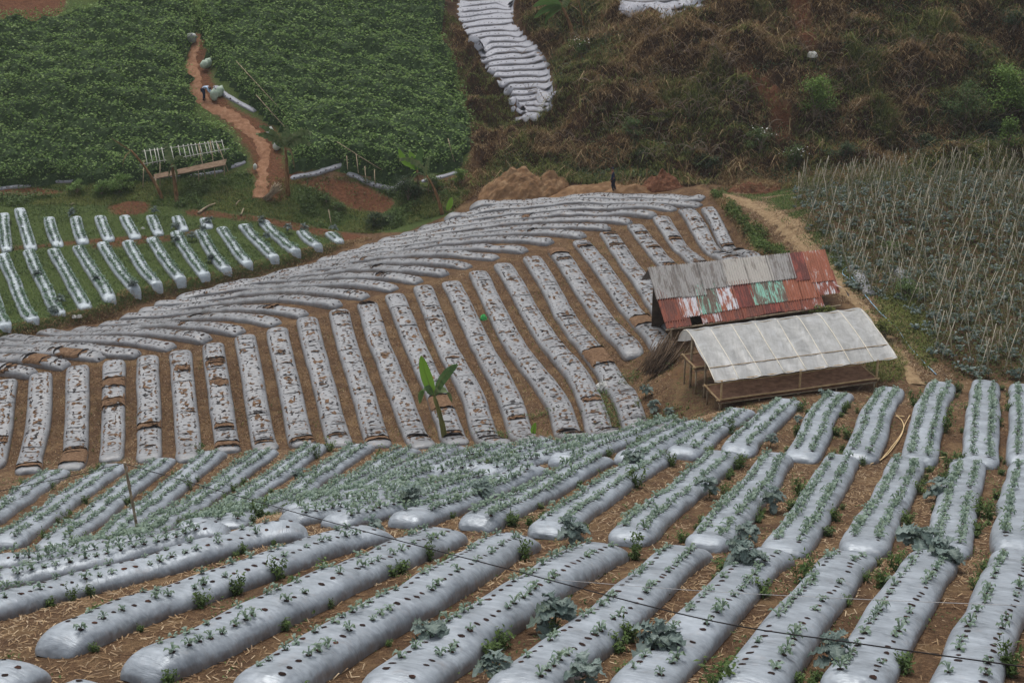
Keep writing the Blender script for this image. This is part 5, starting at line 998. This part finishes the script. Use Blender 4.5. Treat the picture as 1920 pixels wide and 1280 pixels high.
# eaves row, then the middle row, then the ridge row on top
for s0, s1, m in ((0.0,.14,'rust'),(.2,.31,'mixed'),(.3,.44,'rust'),(.43,.56,'rust'),(.55,.66,'dark'),(.65,.78,'rust'),(.77,.9,'mixed')): iron(s0, s1, .76 + rng.uniform(0, .02), 1.0 - rng.uniform(0, .03), m, .0 + rng.uniform(0, .006), "short rusty eaves sheet", 0, .03)
for s0, s1, t1, m, l in ((-.005,.115,.93,'rust',"plain rust red sheet"),(.10,.215,.90,'white',"white streaked rusty sheet"),(.205,.325,.89,'teal',"teal flaking sheet"),(.315,.42,.88,'white',"white and orange sheet"),(.41,.52,.87,'dark',"dark rust sheet with pale foot"),(.51,.615,.86,'teal',"teal sheet left of the pair"),(.605,.715,.86,'teal',"teal sheet right of the pair"),(.70,.80,.87,'orange',"orange rust sheet"),(.79,.89,.87,'orange',"orange rust sheet nearer the right end"),(.88,1.01,.84,'mixed',"crumpled patchy sheet at the right end")):
    iron(s0, s1, .36, t1 - .06, m, .02 + rng.uniform(0, .012), l, rng.uniform(-.004, .006))
for s0, s1, t1, m, l in ((-.01,.14,.62,'grey',None),(.13,.27,.64,'grey',None),(.26,.40,.55,'grey',None),(.39,.53,.54,'grey2',None),(.52,.66,.54,'grey2',None),(.65,.79,.55,'grey',None),(.78,.875,.60,'dark',"dark rust ridge sheet"),(.86,1.0,.60,'orange',"large orange rust ridge sheet at the right end")):
    iron(s0, s1, -.01, t1 - (.1 if m != 'orange' else .04), m, .045 + rng.uniform(0, .012), l, rng.uniform(-.003, .003))
# back slope, gable and posts
bdir = (rL - eL); bdir = np.array([bdir[0], bdir[1], 0]); bdir /= np.linalg.norm(bdir)
def backfn(mb):
    a, b = rL, rR; c_, d_ = a + bdir * 1.9 + [0, 0, -1.15], b + bdir * 1.9 + [0, 0, -1.15]; V = []
    for i in range(241):
        k = i / 240; w_ = .014 * math.cos(k * 2 * math.pi * 40)
        for q in (0, .5, 1): V.append((a * (1 - k) + b * k) * (1 - q) + (c_ * (1 - k) + d_ * k) * q + [0, 0, w_])
    ii = (np.arange(240)[:, None] * 3 + np.arange(2)[None]).ravel(); mb.add(V, np.stack([ii, ii + 1, ii + 4, ii + 3], -1))
part('back_roof', backfn, I['grey'], shed2)
for s, t_ in ((.03, .03), (.5, .03), (.97, .03), (.03, .95), (.5, .95), (.9, .95)):
    P_ = RP(s, t_, -.04); g = H(P_[0], P_[1]); part('post', lambda mb: add_tube(mb, np.array([[P_[0], P_[1], g - .1], P_]), .05, 7), M['bamboo'], shed2)
for t_ in (.02, .5, .97): part('beam', lambda mb: add_tube(mb, np.array([RP(.0, t_, -.05), RP(1, t_, -.05)]), .04, 6), M['bamboo'], shed2)
def wallfn(mb):
    a, b = RP(.02, .06, -.08), RP(.98, .06, -.08); V = [a, b, [b[0], b[1], H(b[0], b[1]) - .1], [a[0], a[1], H(a[0], a[1]) - .1]]
    off = bdir * .04; V += [v + off for v in np.array(V)]; mb.add(V, [[0, 1, 2, 3], [4, 7, 6, 5], [0, 4, 5, 1], [0, 3, 7, 4], [1, 5, 6, 2]])
part('back_wall', wallfn, mat_simple('dark_boards', [(.3, lin(46, 38, 32)), (.7, lin(84, 70, 58))], 5, .9, .1, .3), shed2)
# curled loose sheet at the right end
cb = RP(1.0, .72, .02); mb = MB(); V = [cb + ex_f * (.55 * math.sin(k)) + np.array([0, -.25 * k, .18 * math.cos(k * 1.3) - .1 * k]) + ey * q for k in np.linspace(0, 1.6, 10) for q in (0, .22)]; ii = np.arange(9) * 2; mb.add(V, np.stack([ii, ii + 1, ii + 3, ii + 2], -1)); tag(mb.build('roof_sheet', I['white'], shed2, origin=parent_world(shed2)), "curled white strip at the right end")
# bundle of sticks leaning at the shed corner
bc = hit(1250, 688); br = thing('stick_bundle', bc, "bundle of dry brown sticks stacked at the rusty shed's left corner", 'stick bundle'); mb = MB()
for k in range(150):
    x = rng.normal(0, .28); zz = abs(rng.normal(0, .35)); a = bc + np.array([x - .75, -1.0 + rng.normal(0, .12), .05 + zz * .6]); b = bc + np.array([x + .15 + rng.normal(0, .1), .9 + rng.normal(0, .3), .35 + zz * 1.1]); a[2] = max(a[2], H(a[0], a[1]) + .03); b[2] = max(b[2], H(b[0], b[1]) + .05); add_tube(mb, np.array([a, (a + b) / 2 + rng.normal(0, .03, 3), b]), .017, 4)
tag(mb.build('sticks', [M['stickb'] if 'stickb' in M else mat_simple('dry_sticks', [(.3, lin(66, 52, 42)), (.6, lin(112, 94, 76)), (.8, lin(146, 128, 106))], 9, .9)], br, origin=bc), kind='stuff')

# ---------------------------------------------------------------- bamboo rack by the tall crop
rk = hit(345, 345); RX = hit(430, 332) - hit(288, 352); RLn = np.linalg.norm(RX); RX /= RLn; rack = thing('bamboo_rack', hit(288, 352), "open bamboo rack with whitish slats above a narrow plank bench", 'rack'); rb = hit(288, 352)
bk_ = np.array([-RX[1], RX[0], 0])
def pole(px0, py0, px1, py1, z0_, z1_, r, mat, nm, parent, mid=0):
    a, b = unp(px0, py0, z0_), unp(px1, py1, z1_); mb = MB(); add_tube(mb, np.array([a, (a + b) / 2 + [0, 0, mid], b]), r, 5); mb.build(nm, M[mat], parent, origin=parent_world(parent))
zr0 = proj(rb)[2][0]; zk = zr0 + .6
M['whitewood'] = mat_simple('bleached_bamboo', [(.3, lin(160, 158, 150)), (.7, lin(204, 204, 196))], 8, .8)
pole(266, 284, 418, 265, zk, zk - .3, .03, 'whitewood', 'rail', rack); pole(262, 309, 430, 279, zk - .9, zk - 1.2, .03, 'whitewood', 'rail', rack)
for k in range(19):
    x = 272 + k * 7.9 + random.uniform(-1.5, 1.5)
    if 322 < x < 332: continue
    yt = 284 - (x - 266) * .125; yb = 309 - (x - 262) * .178; pole(x, yt - 3, x + 6, yb + 3, zk, zk - .95, .028, 'whitewood', 'slat', rack)
for (x0, y0, x1, y1) in ((372,270,386,338),(394,264,404,330),(408,270,428,322),(270,300,268,352),(300,305,300,350)): pole(x0, y0, x1, y1, zk - .5, zk - 1.0, .035, 'bamboo', 'post', rack)
def plankfn(mb):
    c4 = [unp(288, 327, zr0 - .5), unp(425, 298, zr0 - .7), unp(422, 309, zr0 - 1.25), unp(290, 335, zr0 - 1.05)]; V = c4 + [p - [0, 0, .06] for p in c4]; mb.add(V, [[0, 1, 2, 3], [4, 7, 6, 5], [3, 2, 6, 7], [0, 4, 5, 1], [1, 5, 6, 2], [0, 3, 7, 4]])
part('bench_plank', plankfn, mat_simple('grey_brown_plank', [(.3, lin(96, 78, 64)), (.7, lin(138, 118, 98))], 4, .9, .1, .3), rack, False)
for x, y in ((292,335),(330,328),(372,320),(402,313),(420,309)): pole(x, y, x + 1, y + 20, zr0 - 1.1, zr0 - 1.1, .035, 'bamboo', 'leg', rack)
# bare poles leaning in the crop
for k, (x0, y0, x1, y1, z_, lab) in enumerate([(443,115,545,225,106,"long bare pole leaning along the red path's upper bank"),(480,178,545,250,104,"long bare pole lying across the crop above the tall banana"),(632,266,715,318,101,"bare pole leaning over the crop's lower edge"),(840,260,852,303,102,"thin bare pole at the crop's right lower corner"),(220,265,258,292,101,"thin pole leaning left of the bamboo rack"),(650,292,652,318,100,"upright stake at the notch of the crop"),(668,290,672,325,100,"second upright stake at the notch of the crop"),(684,312,686,340,100,"third upright stake at the notch of the crop"),(702,318,703,345,100,"fourth upright stake at the notch of the crop"),(616,393,622,425,97,"thin stick standing at the gully end of the left field")]):
    mb = MB(); a, b = unp(x0, y0, z_), unp(x1, y1, z_ - .6); add_tube(mb, np.array([a, (a + b) / 2 + [0, 0, -.03], b]), .03, 5); tag(mb.build('bare_pole', M['bamboo'], origin=b), lab, 'pole')

# ---------------------------------------------------------------- sacks, bags, mounds, hoses
def blob(mb, c, ax, rad, seed, nz=.12, seg=14, ring=12, pinch=0, mi=0):
    """closed sack shape along the axis ax"""
    ax = np.array(ax, float); L = np.linalg.norm(ax); d = ax / L; ref = np.array([0, 0, 1.]) if abs(d[2]) < .8 else np.array([1., 0, 0]); a = np.cross(d, ref); a /= np.linalg.norm(a); b = np.cross(d, a)
    tt = np.linspace(0, 1, ring); prof = np.sin(np.clip(tt, .0, 1) * math.pi) ** .35; prof[0] = prof[-1] = .02
    if pinch: prof = prof * np.interp(tt, [0, .75, .88, 1], [1, 1, .45, .75])
    th = np.linspace(0, 2 * math.pi, seg, endpoint=False); V = []
    for i, t_ in enumerate(tt):
        for j, h_ in enumerate(th): r_ = rad * prof[i] * (1 + nz * (float(vnoise(math.cos(h_) * 1.6 + seed, t_ * 4 + math.sin(h_) * 1.6, seed)) - .5) * 2); V.append(np.array(c) + ax * t_ + a * r_ * math.cos(h_) + b * r_ * math.sin(h_))
    i = np.arange(ring - 1)[:, None] * seg; j = np.arange(seg)[None]; mb.add(V, np.stack([i + j, i + (j + 1) % seg, i + seg + (j + 1) % seg, i + seg + j], -1).reshape(-1, 4), mi)
def sack(px, py, ax, rad, label, mat='sack', pinch=1):
    b = hit(px, py); t = thing('sack', b, label, 'sack', 'harvest sacks along the red path'); mb = MB(); c = b + np.array([0, 0, rad * (.85 if abs(ax[2]) < .6 else 0)]); blob(mb, c, ax, rad, px % 17, .12, pinch=pinch); mb.build('sack_body', M[mat], t, origin=b)
    mb = MB(); d = np.array(ax, float); d /= np.linalg.norm(d); e = c + np.array(ax) * .84; a = np.cross(d, [0, .3, 1.]); a /= np.linalg.norm(a); bb = np.cross(d, a); pts = np.array([e + (a * math.cos(h) + bb * math.sin(h)) * rad * .42 for h in np.linspace(0, 2 * math.pi, 14)]); add_tube(mb, pts, .015, 5); mb.build('tie_cord', M['twig'], t, origin=b)
sack(516, 282, (.35, .1, .85), .3, "upright white sack on the red path beside the tall banana, lower of the pair"); sack(504, 259, (.2, .15, .85), .27, "upright white sack on the red path, upper of the pair")
sack(378, 134, (.5, .25, .55), .3, "filled pale sack lying by the upper path, left of its twin", 'sackgreen'); sack(384, 127, (.45, .35, .75), .3, "filled pale sack leaning on the upper path bank, right of its twin", 'sackgreen')
sack(402, 190, (.02, .0, 1.0), .3, "full pale sack standing in front of the bending farmer", 'sackgreen'); sack(408, 182, (.35, .3, .85), .3, "full pale sack leaning behind the one the farmer handles", 'sackgreen')
sack(478, 322, (.05, .0, .5), .14, "small white sack on the grass at the crop corner beside the path")
b = hit(360, 82); t = thing('sack_pile', b, "grey sack with a white cloth over it at the top of the red path", 'sack'); mb = MB(); blob(mb, b + [0, 0, 0], (.0, .1, .85), .4, 3, .2); mb.build('sack_body', mat_simple('grey_sack', [(.3, lin(120, 124, 124)), (.7, lin(160, 164, 160))], 6), t, origin=b); mb = MB(); blob(mb, b + [-.35, -.1, .62], (.75, .1, .02), .22, 5, .25); mb.build('cloth', M['white'], t, origin=b)
def lump(name, px, py, r, h, mat, label, cat, flat=1.0, n_=9, crumple=.25, group=None):
    """crumpled film or cloth: folded sheet with sharp creases"""
    b = hit(px, py); mb = MB(); th = np.linspace(0, 2 * math.pi, 22, endpoint=False); V = []; R_ = 8
    for i in range(R_):
        q = i / (R_ - 1)
        for j, h_ in enumerate(th): rr = r * math.cos(q * math.pi / 2) ** .6 * (1 + crumple * rng.normal()); V.append(b + [rr * math.cos(h_), rr * math.sin(h_) * .8 * flat, h * math.sin(q * math.pi / 2) * (1 + crumple * .6 * rng.normal()) - .02])
    i = np.arange(R_ - 1)[:, None] * 22; j = np.arange(22)[None]; mb.add(V, np.stack([i + j, i + (j + 1) % 22, i + 22 + (j + 1) % 22, i + 22 + j], -1).reshape(-1, 4)); return tag(mb.build(name, M[mat], smooth=False, origin=b), label, cat, group)
lump('plastic_bag', 906, 599, .17, .28, 'greenbag', "crumpled bright green plastic bag between weathered beds", 'plastic bag', crumple=.12)
lump('white_sheet', 1128, 733, .28, .38, 'white', "crumpled white plastic sheet lying on a weathered bed near the shed", 'plastic sheet'); lump('white_rag', 1259, 781, .12, .12, 'white', "small white rag beside the broccoli left of the shed", 'rag')
lump('white_rag', 139, 597, .14, .16, 'white', "white rag at the end of a pale bed on the earth bank, left one", 'rag'); lump('white_rag', 149, 596, .14, .16, 'white', "white rag on the earth bank, right one of two", 'rag')
lump('white_rag', 268, 429, .12, .12, 'white', "white rag between two upper pale beds in the left field", 'rag'); lump('white_rag', 418, 1247 - 705, .08, .08, 'white', "scrap of white film beside a pale bed on the bank", 'rag')
lump('white_stone', 1523, 107, .38, .4, 'white', "whitish stone lodged on the bare red hillside", 'stone', crumple=.1)
def mound(name, px, py, rx, ry, h, mat, label, cat, seed, rough=.35):
    b = hit(px, py); xs = np.linspace(-1, 1, 40); XX, YY = np.meshgrid(xs, xs); r = np.sqrt(XX ** 2 + YY ** 2); x = b[0] + XX * rx; y = b[1] + YY * ry
    n1 = fbm(x * 1.1, y * 1.1, seed, 4); hz = h * np.clip(1 - r ** 2, -.1, 1) ** 1 * (1 + rough * n1 * 2) ; hz = np.where(r < 1, hz, -.15) + np.where(r < .95, fbm(x * 3.3, y * 3.3, seed + 4, 3) * .14 * h, 0); V = np.stack([x, y, hgt_grid(x, y) + hz], -1).reshape(-1, 3)
    ii = (np.arange(39)[:, None] * 40 + np.arange(39)[None]).ravel(); mb = MB(); mb.add(V, np.stack([ii, ii + 1, ii + 41, ii + 40], -1)); return tag(mb.build(name, M[mat], smooth=False, origin=b), label, cat)
mound('earth_mound', 965, 362, 2.6, 2.0, 1.35, 'mound', "steep eroded mound of ochre earth behind the topmost curving beds", 'earth mound', 11, .3)
mound('earth_mound', 1020, 356, 1.8, 1.5, 1.1, 'mound', "lower ochre earth mound right of the steep eroded one", 'earth mound', 12, .5); mound('earth_mound', 1105, 358, 3.2, 1.0, .35, 'mound', "low flat earth heap by the walking person", 'earth mound', 14, .4)
mound('earth_mound', 1240, 356, 1.5, 1.2, 1.1, 'rubble', "grey-brown earth mound right of the walking person", 'earth mound', 13, .4); mound('earth_mound', 1180, 358, 1.8, .8, .4, 'mound', "small ochre heap just right of the walking person", 'earth mound', 17, .4)
bh = mound('brushwood_heap', 1418, 362, 2.0, 1.4, .8, 'rubble', "heap of dead red-brown brushwood beside the dry path", 'brushwood heap', 15, .6)
mb = MB(); q = hit(1418, 362) + np.column_stack([rng.normal(0, .8, (1500, 1)), rng.normal(0, .5, (1500, 1)), rng.uniform(.1, .75, (1500, 1))]); add_blades(mb, q, .5, .03, 0, 1.5, .5); tag(mb.build('twigs', M['dry'], bh, smooth=False, origin=parent_world(bh)), kind='stuff')
# straw sheaf and logs on the green bank
b = hit(510, 376); sh = thing('straw_sheaf', b, "sheaf of pale dry stalks leaning at the foot of the tall banana", 'sheaf'); mb = MB()
for k in range(70): a0 = b + np.array([rng.normal(-.4, .12), rng.normal(-.1, .1), rng.uniform(.02, .3)]); a1 = b + np.array([rng.normal(.45, .18), rng.normal(.2, .1), rng.uniform(.7, 1.3)]); add_tube(mb, np.array([a0, (a0 + a1) / 2, a1]), .016, 4)
tag(mb.build('stalks', M['bamboo'], sh, origin=b), kind='stuff')
for (x0, y0, x1, y1, r, lab) in ((372,402,404,384,.09,"curved pale log lying on the grassy bank above the left field"),(442,386,452,377,.05,"short pale stick lying on the grassy bank"),(452,405,458,392,.06,"short stump standing on the bank above the left field"),(133,386,140,396-12,.04,"small pale twig on the bank near the left")):
    a, b = hit(x0, y0), hit(x1, y1); mb = MB(); add_tube(mb, spline([a + [0, 0, r], (a + b) / 2 + [0, .15, r + .08], b + [0, 0, r]], 9), np.linspace(r, r * .6, 9), 8); tag(mb.build('log', M['bamboo'], origin=a), lab, 'log')
def hose(name, pts, r, mat, label, up=.03):
    w3 = [hit(*p) for p in pts]; c = spline(np.array(w3), len(pts) * 10); c[:, 2] = hgt_grid(c[:, 0], c[:, 1]) + up + r; mb = MB(); add_tube(mb, c, r, 7); return tag(mb.build(name, M[mat], origin=w3[0]), label, 'hose')
M['bluehose'] = mat_simple('blue_hose', [(.3, lin(120, 160, 190)), (.7, lin(160, 196, 216))], 3, .5, .4); M['creamhose'] = mat_simple('cream_hose', [(.3, lin(196, 166, 116)), (.7, lin(222, 196, 150))], 3, .5, .4)
hose('garden_hose', [(1598,500),(1584,505),(1580,515),(1592,524),(1603,530),(1612,524),(1608,511),(1598,512),(1597,522),(1606,533),(1628,562),(1652,590),(1680,615),(1700,645),(1722,670),(1755,704)], .022, 'bluehose', "thin blue hose snaking down beside the dry path")
hose('garden_hose', [(1696,784),(1680,782),(1690,790),(1694,805),(1686,825),(1672,845),(1655,862),(1632,873)], .017, 'creamhose', "cream hose loosely doubled in the furrow below the nursery shed", .04)
hose('garden_hose', [(1706,781),(1698,795),(1690,815),(1680,830),(1668,845),(1650,866)], .016, 'creamhose', "second strand of cream hose in the same furrow", .04); hose('garden_hose', [(1728,861),(1750,862),(1772,859)], .016, 'creamhose', "short end of cream hose in front of a bed tip", .04)
# bamboo pole with the two wires
pb = hit(262, 1012); ph_ = zat(pb, 866); top = pb + np.array([0, 0, ph_]); topx = top - np.array([14 / F * proj(top)[2][0], 0, 0]); mb = MB(); pp = spline([pb - [0, 0, .2], pb + (topx - pb) * .5, topx], 16); rr = np.full(16, .042); rr[3::4] = .05; add_tube(mb, pp, rr, 8); tag(mb.build('bamboo_pole', M['bamboo'], origin=pb), "upright weathered bamboo pole carrying a dark wire over the near beds", 'pole')
M['wire'] = mat_simple('dark_wire', [(.3, lin(20, 18, 20)), (.7, lin(44, 40, 40))], 5, .6); M['wire2'] = mat_simple('pale_wire', [(.3, lin(150, 150, 150)), (.7, lin(190, 190, 190))], 5, .5)
zt_ = proj(topx)[2][0]
W1 = [tuple(topx + [0, 0, -.05]), unp(500, 945, 36.5), unp(730, 1008, 29.5), unp(960, 1068, 25.5), unp(1320, 1160, 22.0), unp(1620, 1207, 20.4), unp(1940, 1252, 19.0)]
mb = MB(); add_tube(mb, spline(W1, 60), .011, 5); tag(mb.build('dark_wire', M['wire'], origin=topx), "long dark wire crossing the near beds from the bamboo pole to the lower right", 'wire')
mb = MB(); add_tube(mb, spline([topx + [0, 0, -.03], unp(120, 895, 45), unp(-40, 928, 42)], 30), .011, 5); tag(mb.build('dark_wire', M['wire'], origin=topx), "dark wire running left from the bamboo pole out of view", 'wire')
mb = MB(); add_tube(mb, spline([unp(1040, 1086, 26.5), unp(1300, 1106, 24.5), unp(1600, 1122, 22.5), unp(1950, 1136, 20.5)], 40), .005, 4); tag(mb.build('pale_wire', M['wire2'], origin=unp(1300, 1106, 24.5)), "thin pale wire crossing the near beds at the lower right", 'wire')

# ---------------------------------------------------------------- the two people
def skin_obj(name, verts, edges, radii, mat, parent, origin, root=0, sub=1):
    me = bpy.data.meshes.new(name); me.from_pydata([tuple(v) for v in verts], edges, []); me.materials.append(mat); o = bpy.data.objects.new(name, me); C.objects.link(o); o.location = origin
    if parent: o.parent = parent; o.location = (0, 0, 0)
    md = o.modifiers.new('skin', 'SKIN'); md.use_smooth_shade = True
    for i, r in enumerate(radii): me.skin_vertices[0].data[i].radius = (r, r) if np.isscalar(r) else r; me.skin_vertices[0].data[i].use_root = (i == root)
    s_ = o.modifiers.new('sub', 'SUBSURF'); s_.levels = sub; s_.render_levels = sub; return o
skinm = mat_simple('skin', [(.3, lin(112, 76, 56)), (.7, lin(142, 100, 76))], 5, .6)
def person(base, J, label, cols, face):
    """J: joint name -> position; one continuous body; hair and clothing as children"""
    t = thing('person', base, label, 'person')
    names = list(J); idx = {n_: i for i, n_ in enumerate(names)}
    E = [('pelvis','waist'),('waist','chest'),('chest','neck'),('neck','head'),('head','crown')]
    R = dict(pelvis=.13, waist=.115, chest=.14, neck=.055, head=.088, crown=.06)
    for s_ in 'LR':
        E += [('chest','sh'+s_),('sh'+s_,'el'+s_),('el'+s_,'wr'+s_),('wr'+s_,'palm'+s_),('pelvis','hip'+s_),('hip'+s_,'kn'+s_),('kn'+s_,'an'+s_),('an'+s_,'toe'+s_)]
        R.update({'sh'+s_: .06, 'el'+s_: .042, 'wr'+s_: .028, 'palm'+s_: .03, 'hip'+s_: .095, 'kn'+s_: .058, 'an'+s_: .04, 'toe'+s_: .032})
    V = [np.array(J[n_]) for n_ in names]; rad = [R[n_] for n_ in names]; ed = [(idx[a], idx[b]) for a, b in E]
    fingers = []
    for s_ in 'LR':
        d = np.array(J['palm'+s_]) - np.array(J['wr'+s_]); d /= np.linalg.norm(d) + 1e-6; side = np.cross(d, face); side /= np.linalg.norm(side) + 1e-6
        for k, (off, ln) in enumerate(((-.026, .06), (-.009, .075), (.009, .07), (.026, .055), (.04, .045))):
            i0 = len(V); b0_ = np.array(J['palm'+s_]) + side * off + d * (.02 if k < 4 else -.03); V.append(b0_ + d * ln * .5 + (side * .02 if k == 4 else 0)); rad.append(.009); V.append(b0_ + d * ln + np.array(face) * .015 + (side * .03 if k == 4 else 0)); rad.append(.007); ed += [(idx['palm'+s_], i0), (i0, i0 + 1)]
    skin_obj('body', V, ed, rad, skinm, t, base, idx['pelvis'])
    def cloth(name, chain, rads, mat, ex_=.018):
        vs_ = []; es = []; rs = []; loc = {}
        for ch in chain:
            for a in ch:
                if a not in loc: loc[a] = len(vs_); vs_.append(J[a] if a in J else None); rs.append(R[a] + ex_)
            es += [(loc[a], loc[b]) for a, b in zip(ch, ch[1:])]
        return skin_obj(name, vs_, es, rs, mat, t, base, 0)
    cloth('shirt', [('chest','waist','pelvis'),('chest','shL','elL','wrL'),('chest','shR','elR','wrR')], None, cols[0]); cloth('trousers', [('pelvis','hipL','knL','anL'),('pelvis','hipR','knR','anR')], None, cols[1], .02)
    hd, cr = np.array(J['head']), np.array(J['crown']); f = np.array(face, float); f /= np.linalg.norm(f); mb = MB(); up_ = cr - hd; up_ /= np.linalg.norm(up_); sd_v = np.cross(f, up_)
    blob(mb, base + hd - up_ * .02 - f * .03, up_ * .15, .105, 4, .04); mb.build('hat', cols[2], t, origin=base)
    mb = MB()
    for s_ in (-1, 1):
        blob(mb, base + hd + f * .085 + sd_v * s_ * .032 + up_ * .005, f * .012, .011, 2, 0, 8, 5)
    blob(mb, base + hd + f * .085 - up_ * .02, f * .03, .012, 2, 0, 8, 5, mi=1); blob(mb, base + hd + f * .082 - up_ * .055 - sd_v * .02, sd_v * .04, .007, 2, 0, 8, 5, mi=2)
    for s_ in (-1, 1): blob(mb, base + hd + sd_v * s_ * .085 - up_ * .025, up_ * .05, .018, 2, 0, 8, 5, mi=1)
    mb.build('face', [M['wire'], skinm, mat_simple('lips', [(.3, lin(110, 60, 52)), (.7, lin(120, 66, 56))], 5)], t, origin=base)
    mb = MB()
    for s_ in 'LR': a, b = np.array(J['an'+s_]), np.array(J['toe'+s_]); blob(mb, base + a - (b - a) * .5 - [0, 0, .045], (b - a) * 1.75 + [0, 0, .01], .055, 3, .03)
    mb.build('boots', cols[3], t, origin=base)
navy = mat_simple('navy_cloth', [(.3, lin(26, 32, 52)), (.7, lin(42, 52, 78))], 5, .85, .1, .3); navy2 = mat_simple('dark_trousers', [(.3, lin(22, 24, 38)), (.7, lin(36, 38, 54))], 5, .85); dk = mat_simple('black_boots', [(.3, lin(20, 20, 22)), (.7, lin(40, 38, 38))], 5, .6)
paleblue = mat_simple('pale_blue_cloth', [(.3, lin(150, 180, 214)), (.7, lin(206, 220, 236))], 3, .85, .1, .4); bluet = mat_simple('dark_blue_trousers', [(.3, lin(26, 34, 54)), (.7, lin(40, 62, 96))], 4, .85)
b = hit(1149, 361)
person(b, dict(pelvis=(0,0,.88), waist=(-.01,0,1.08), chest=(-.02,.01,1.30), neck=(-.04,0,1.46), head=(-.07,-.01,1.58), crown=(-.07,0,1.68), shL=(-.02,-.19,1.36), elL=(-.02,-.23,1.10), wrL=(-.12,-.2,.88), palmL=(-.15,-.19,.82), shR=(-.02,.19,1.36), elR=(.04,.22,1.1), wrR=(.0,.2,.86), palmR=(-.01,.2,.79),
   hipL=(0,-.09,.84), knL=(-.06,-.1,.48), anL=(.05,-.1,.1), toeL=(-.09,-.11,.05), hipR=(.0,.09,.84), knR=(.08,.1,.47), anR=(.2,.1,.12), toeR=(.10,.11,.05)), "person in dark navy work clothes and cap walking left along the field top", (navy, navy2, navy2, dk), (-1, -.1, -.1))
b = hit(384, 188)
person(b, dict(pelvis=(-.1,0,.82), waist=(.02,0,.97), chest=(.24,-.02,1.02), neck=(.38,-.03,.98), head=(.47,-.04,.92), crown=(.54,-.05,.87), shL=(.28,-.2,1.0), elL=(.36,-.24,.74), wrL=(.5,-.2,.58), palmL=(.55,-.18,.53), shR=(.28,.17,1.0), elR=(.38,.2,.74), wrR=(.52,.14,.6), palmR=(.57,.12,.55),
   hipL=(-.1,-.1,.78), knL=(-.02,-.12,.45), anL=(-.08,-.12,.1), toeL=(.07,-.13,.05), hipR=(-.1,.1,.78), knR=(0,.12,.44), anR=(-.04,.12,.1), toeR=(.11,.13,.05)), "person in a pale blue shirt bending over sacks on the red path", (paleblue, bluet, dk, dk), (.7, -.2, -.7))

# ---------------------------------------------------------------- thin air over the valley
hb = MB(); zt0, zb0 = CAM_H + 3, float(GZ.min()) - 3; X0, X1, Y0, Y1 = -520, 520, -320, 720; zt0 = max(zt0, float(GZ.max()) + 3)
hb.add([(X0, Y0, zb0), (X1, Y0, zb0), (X1, Y1, zb0), (X0, Y1, zb0), (X0, Y0, zt0), (X1, Y0, zt0), (X1, Y1, zt0), (X0, Y1, zt0)], [[0, 3, 2, 1], [4, 5, 6, 7], [0, 1, 5, 4], [1, 2, 6, 5], [2, 3, 7, 6], [3, 0, 4, 7]])
hm = bpy.data.materials.new('haze_air'); hm.use_nodes = True; hn = hm.node_tree; hn.nodes.clear(); ho = hn.nodes.new('ShaderNodeOutputMaterial'); hv = hn.nodes.new('ShaderNodeVolumePrincipled')
hv.inputs['Color'].default_value = (.86, .9, .95, 1); hv.inputs['Density'].default_value = .0003; hn.links.new(hv.outputs[0], ho.inputs['Volume'])
tag(hb.build('haze', hm, smooth=False), None, None, None, 'stuff')
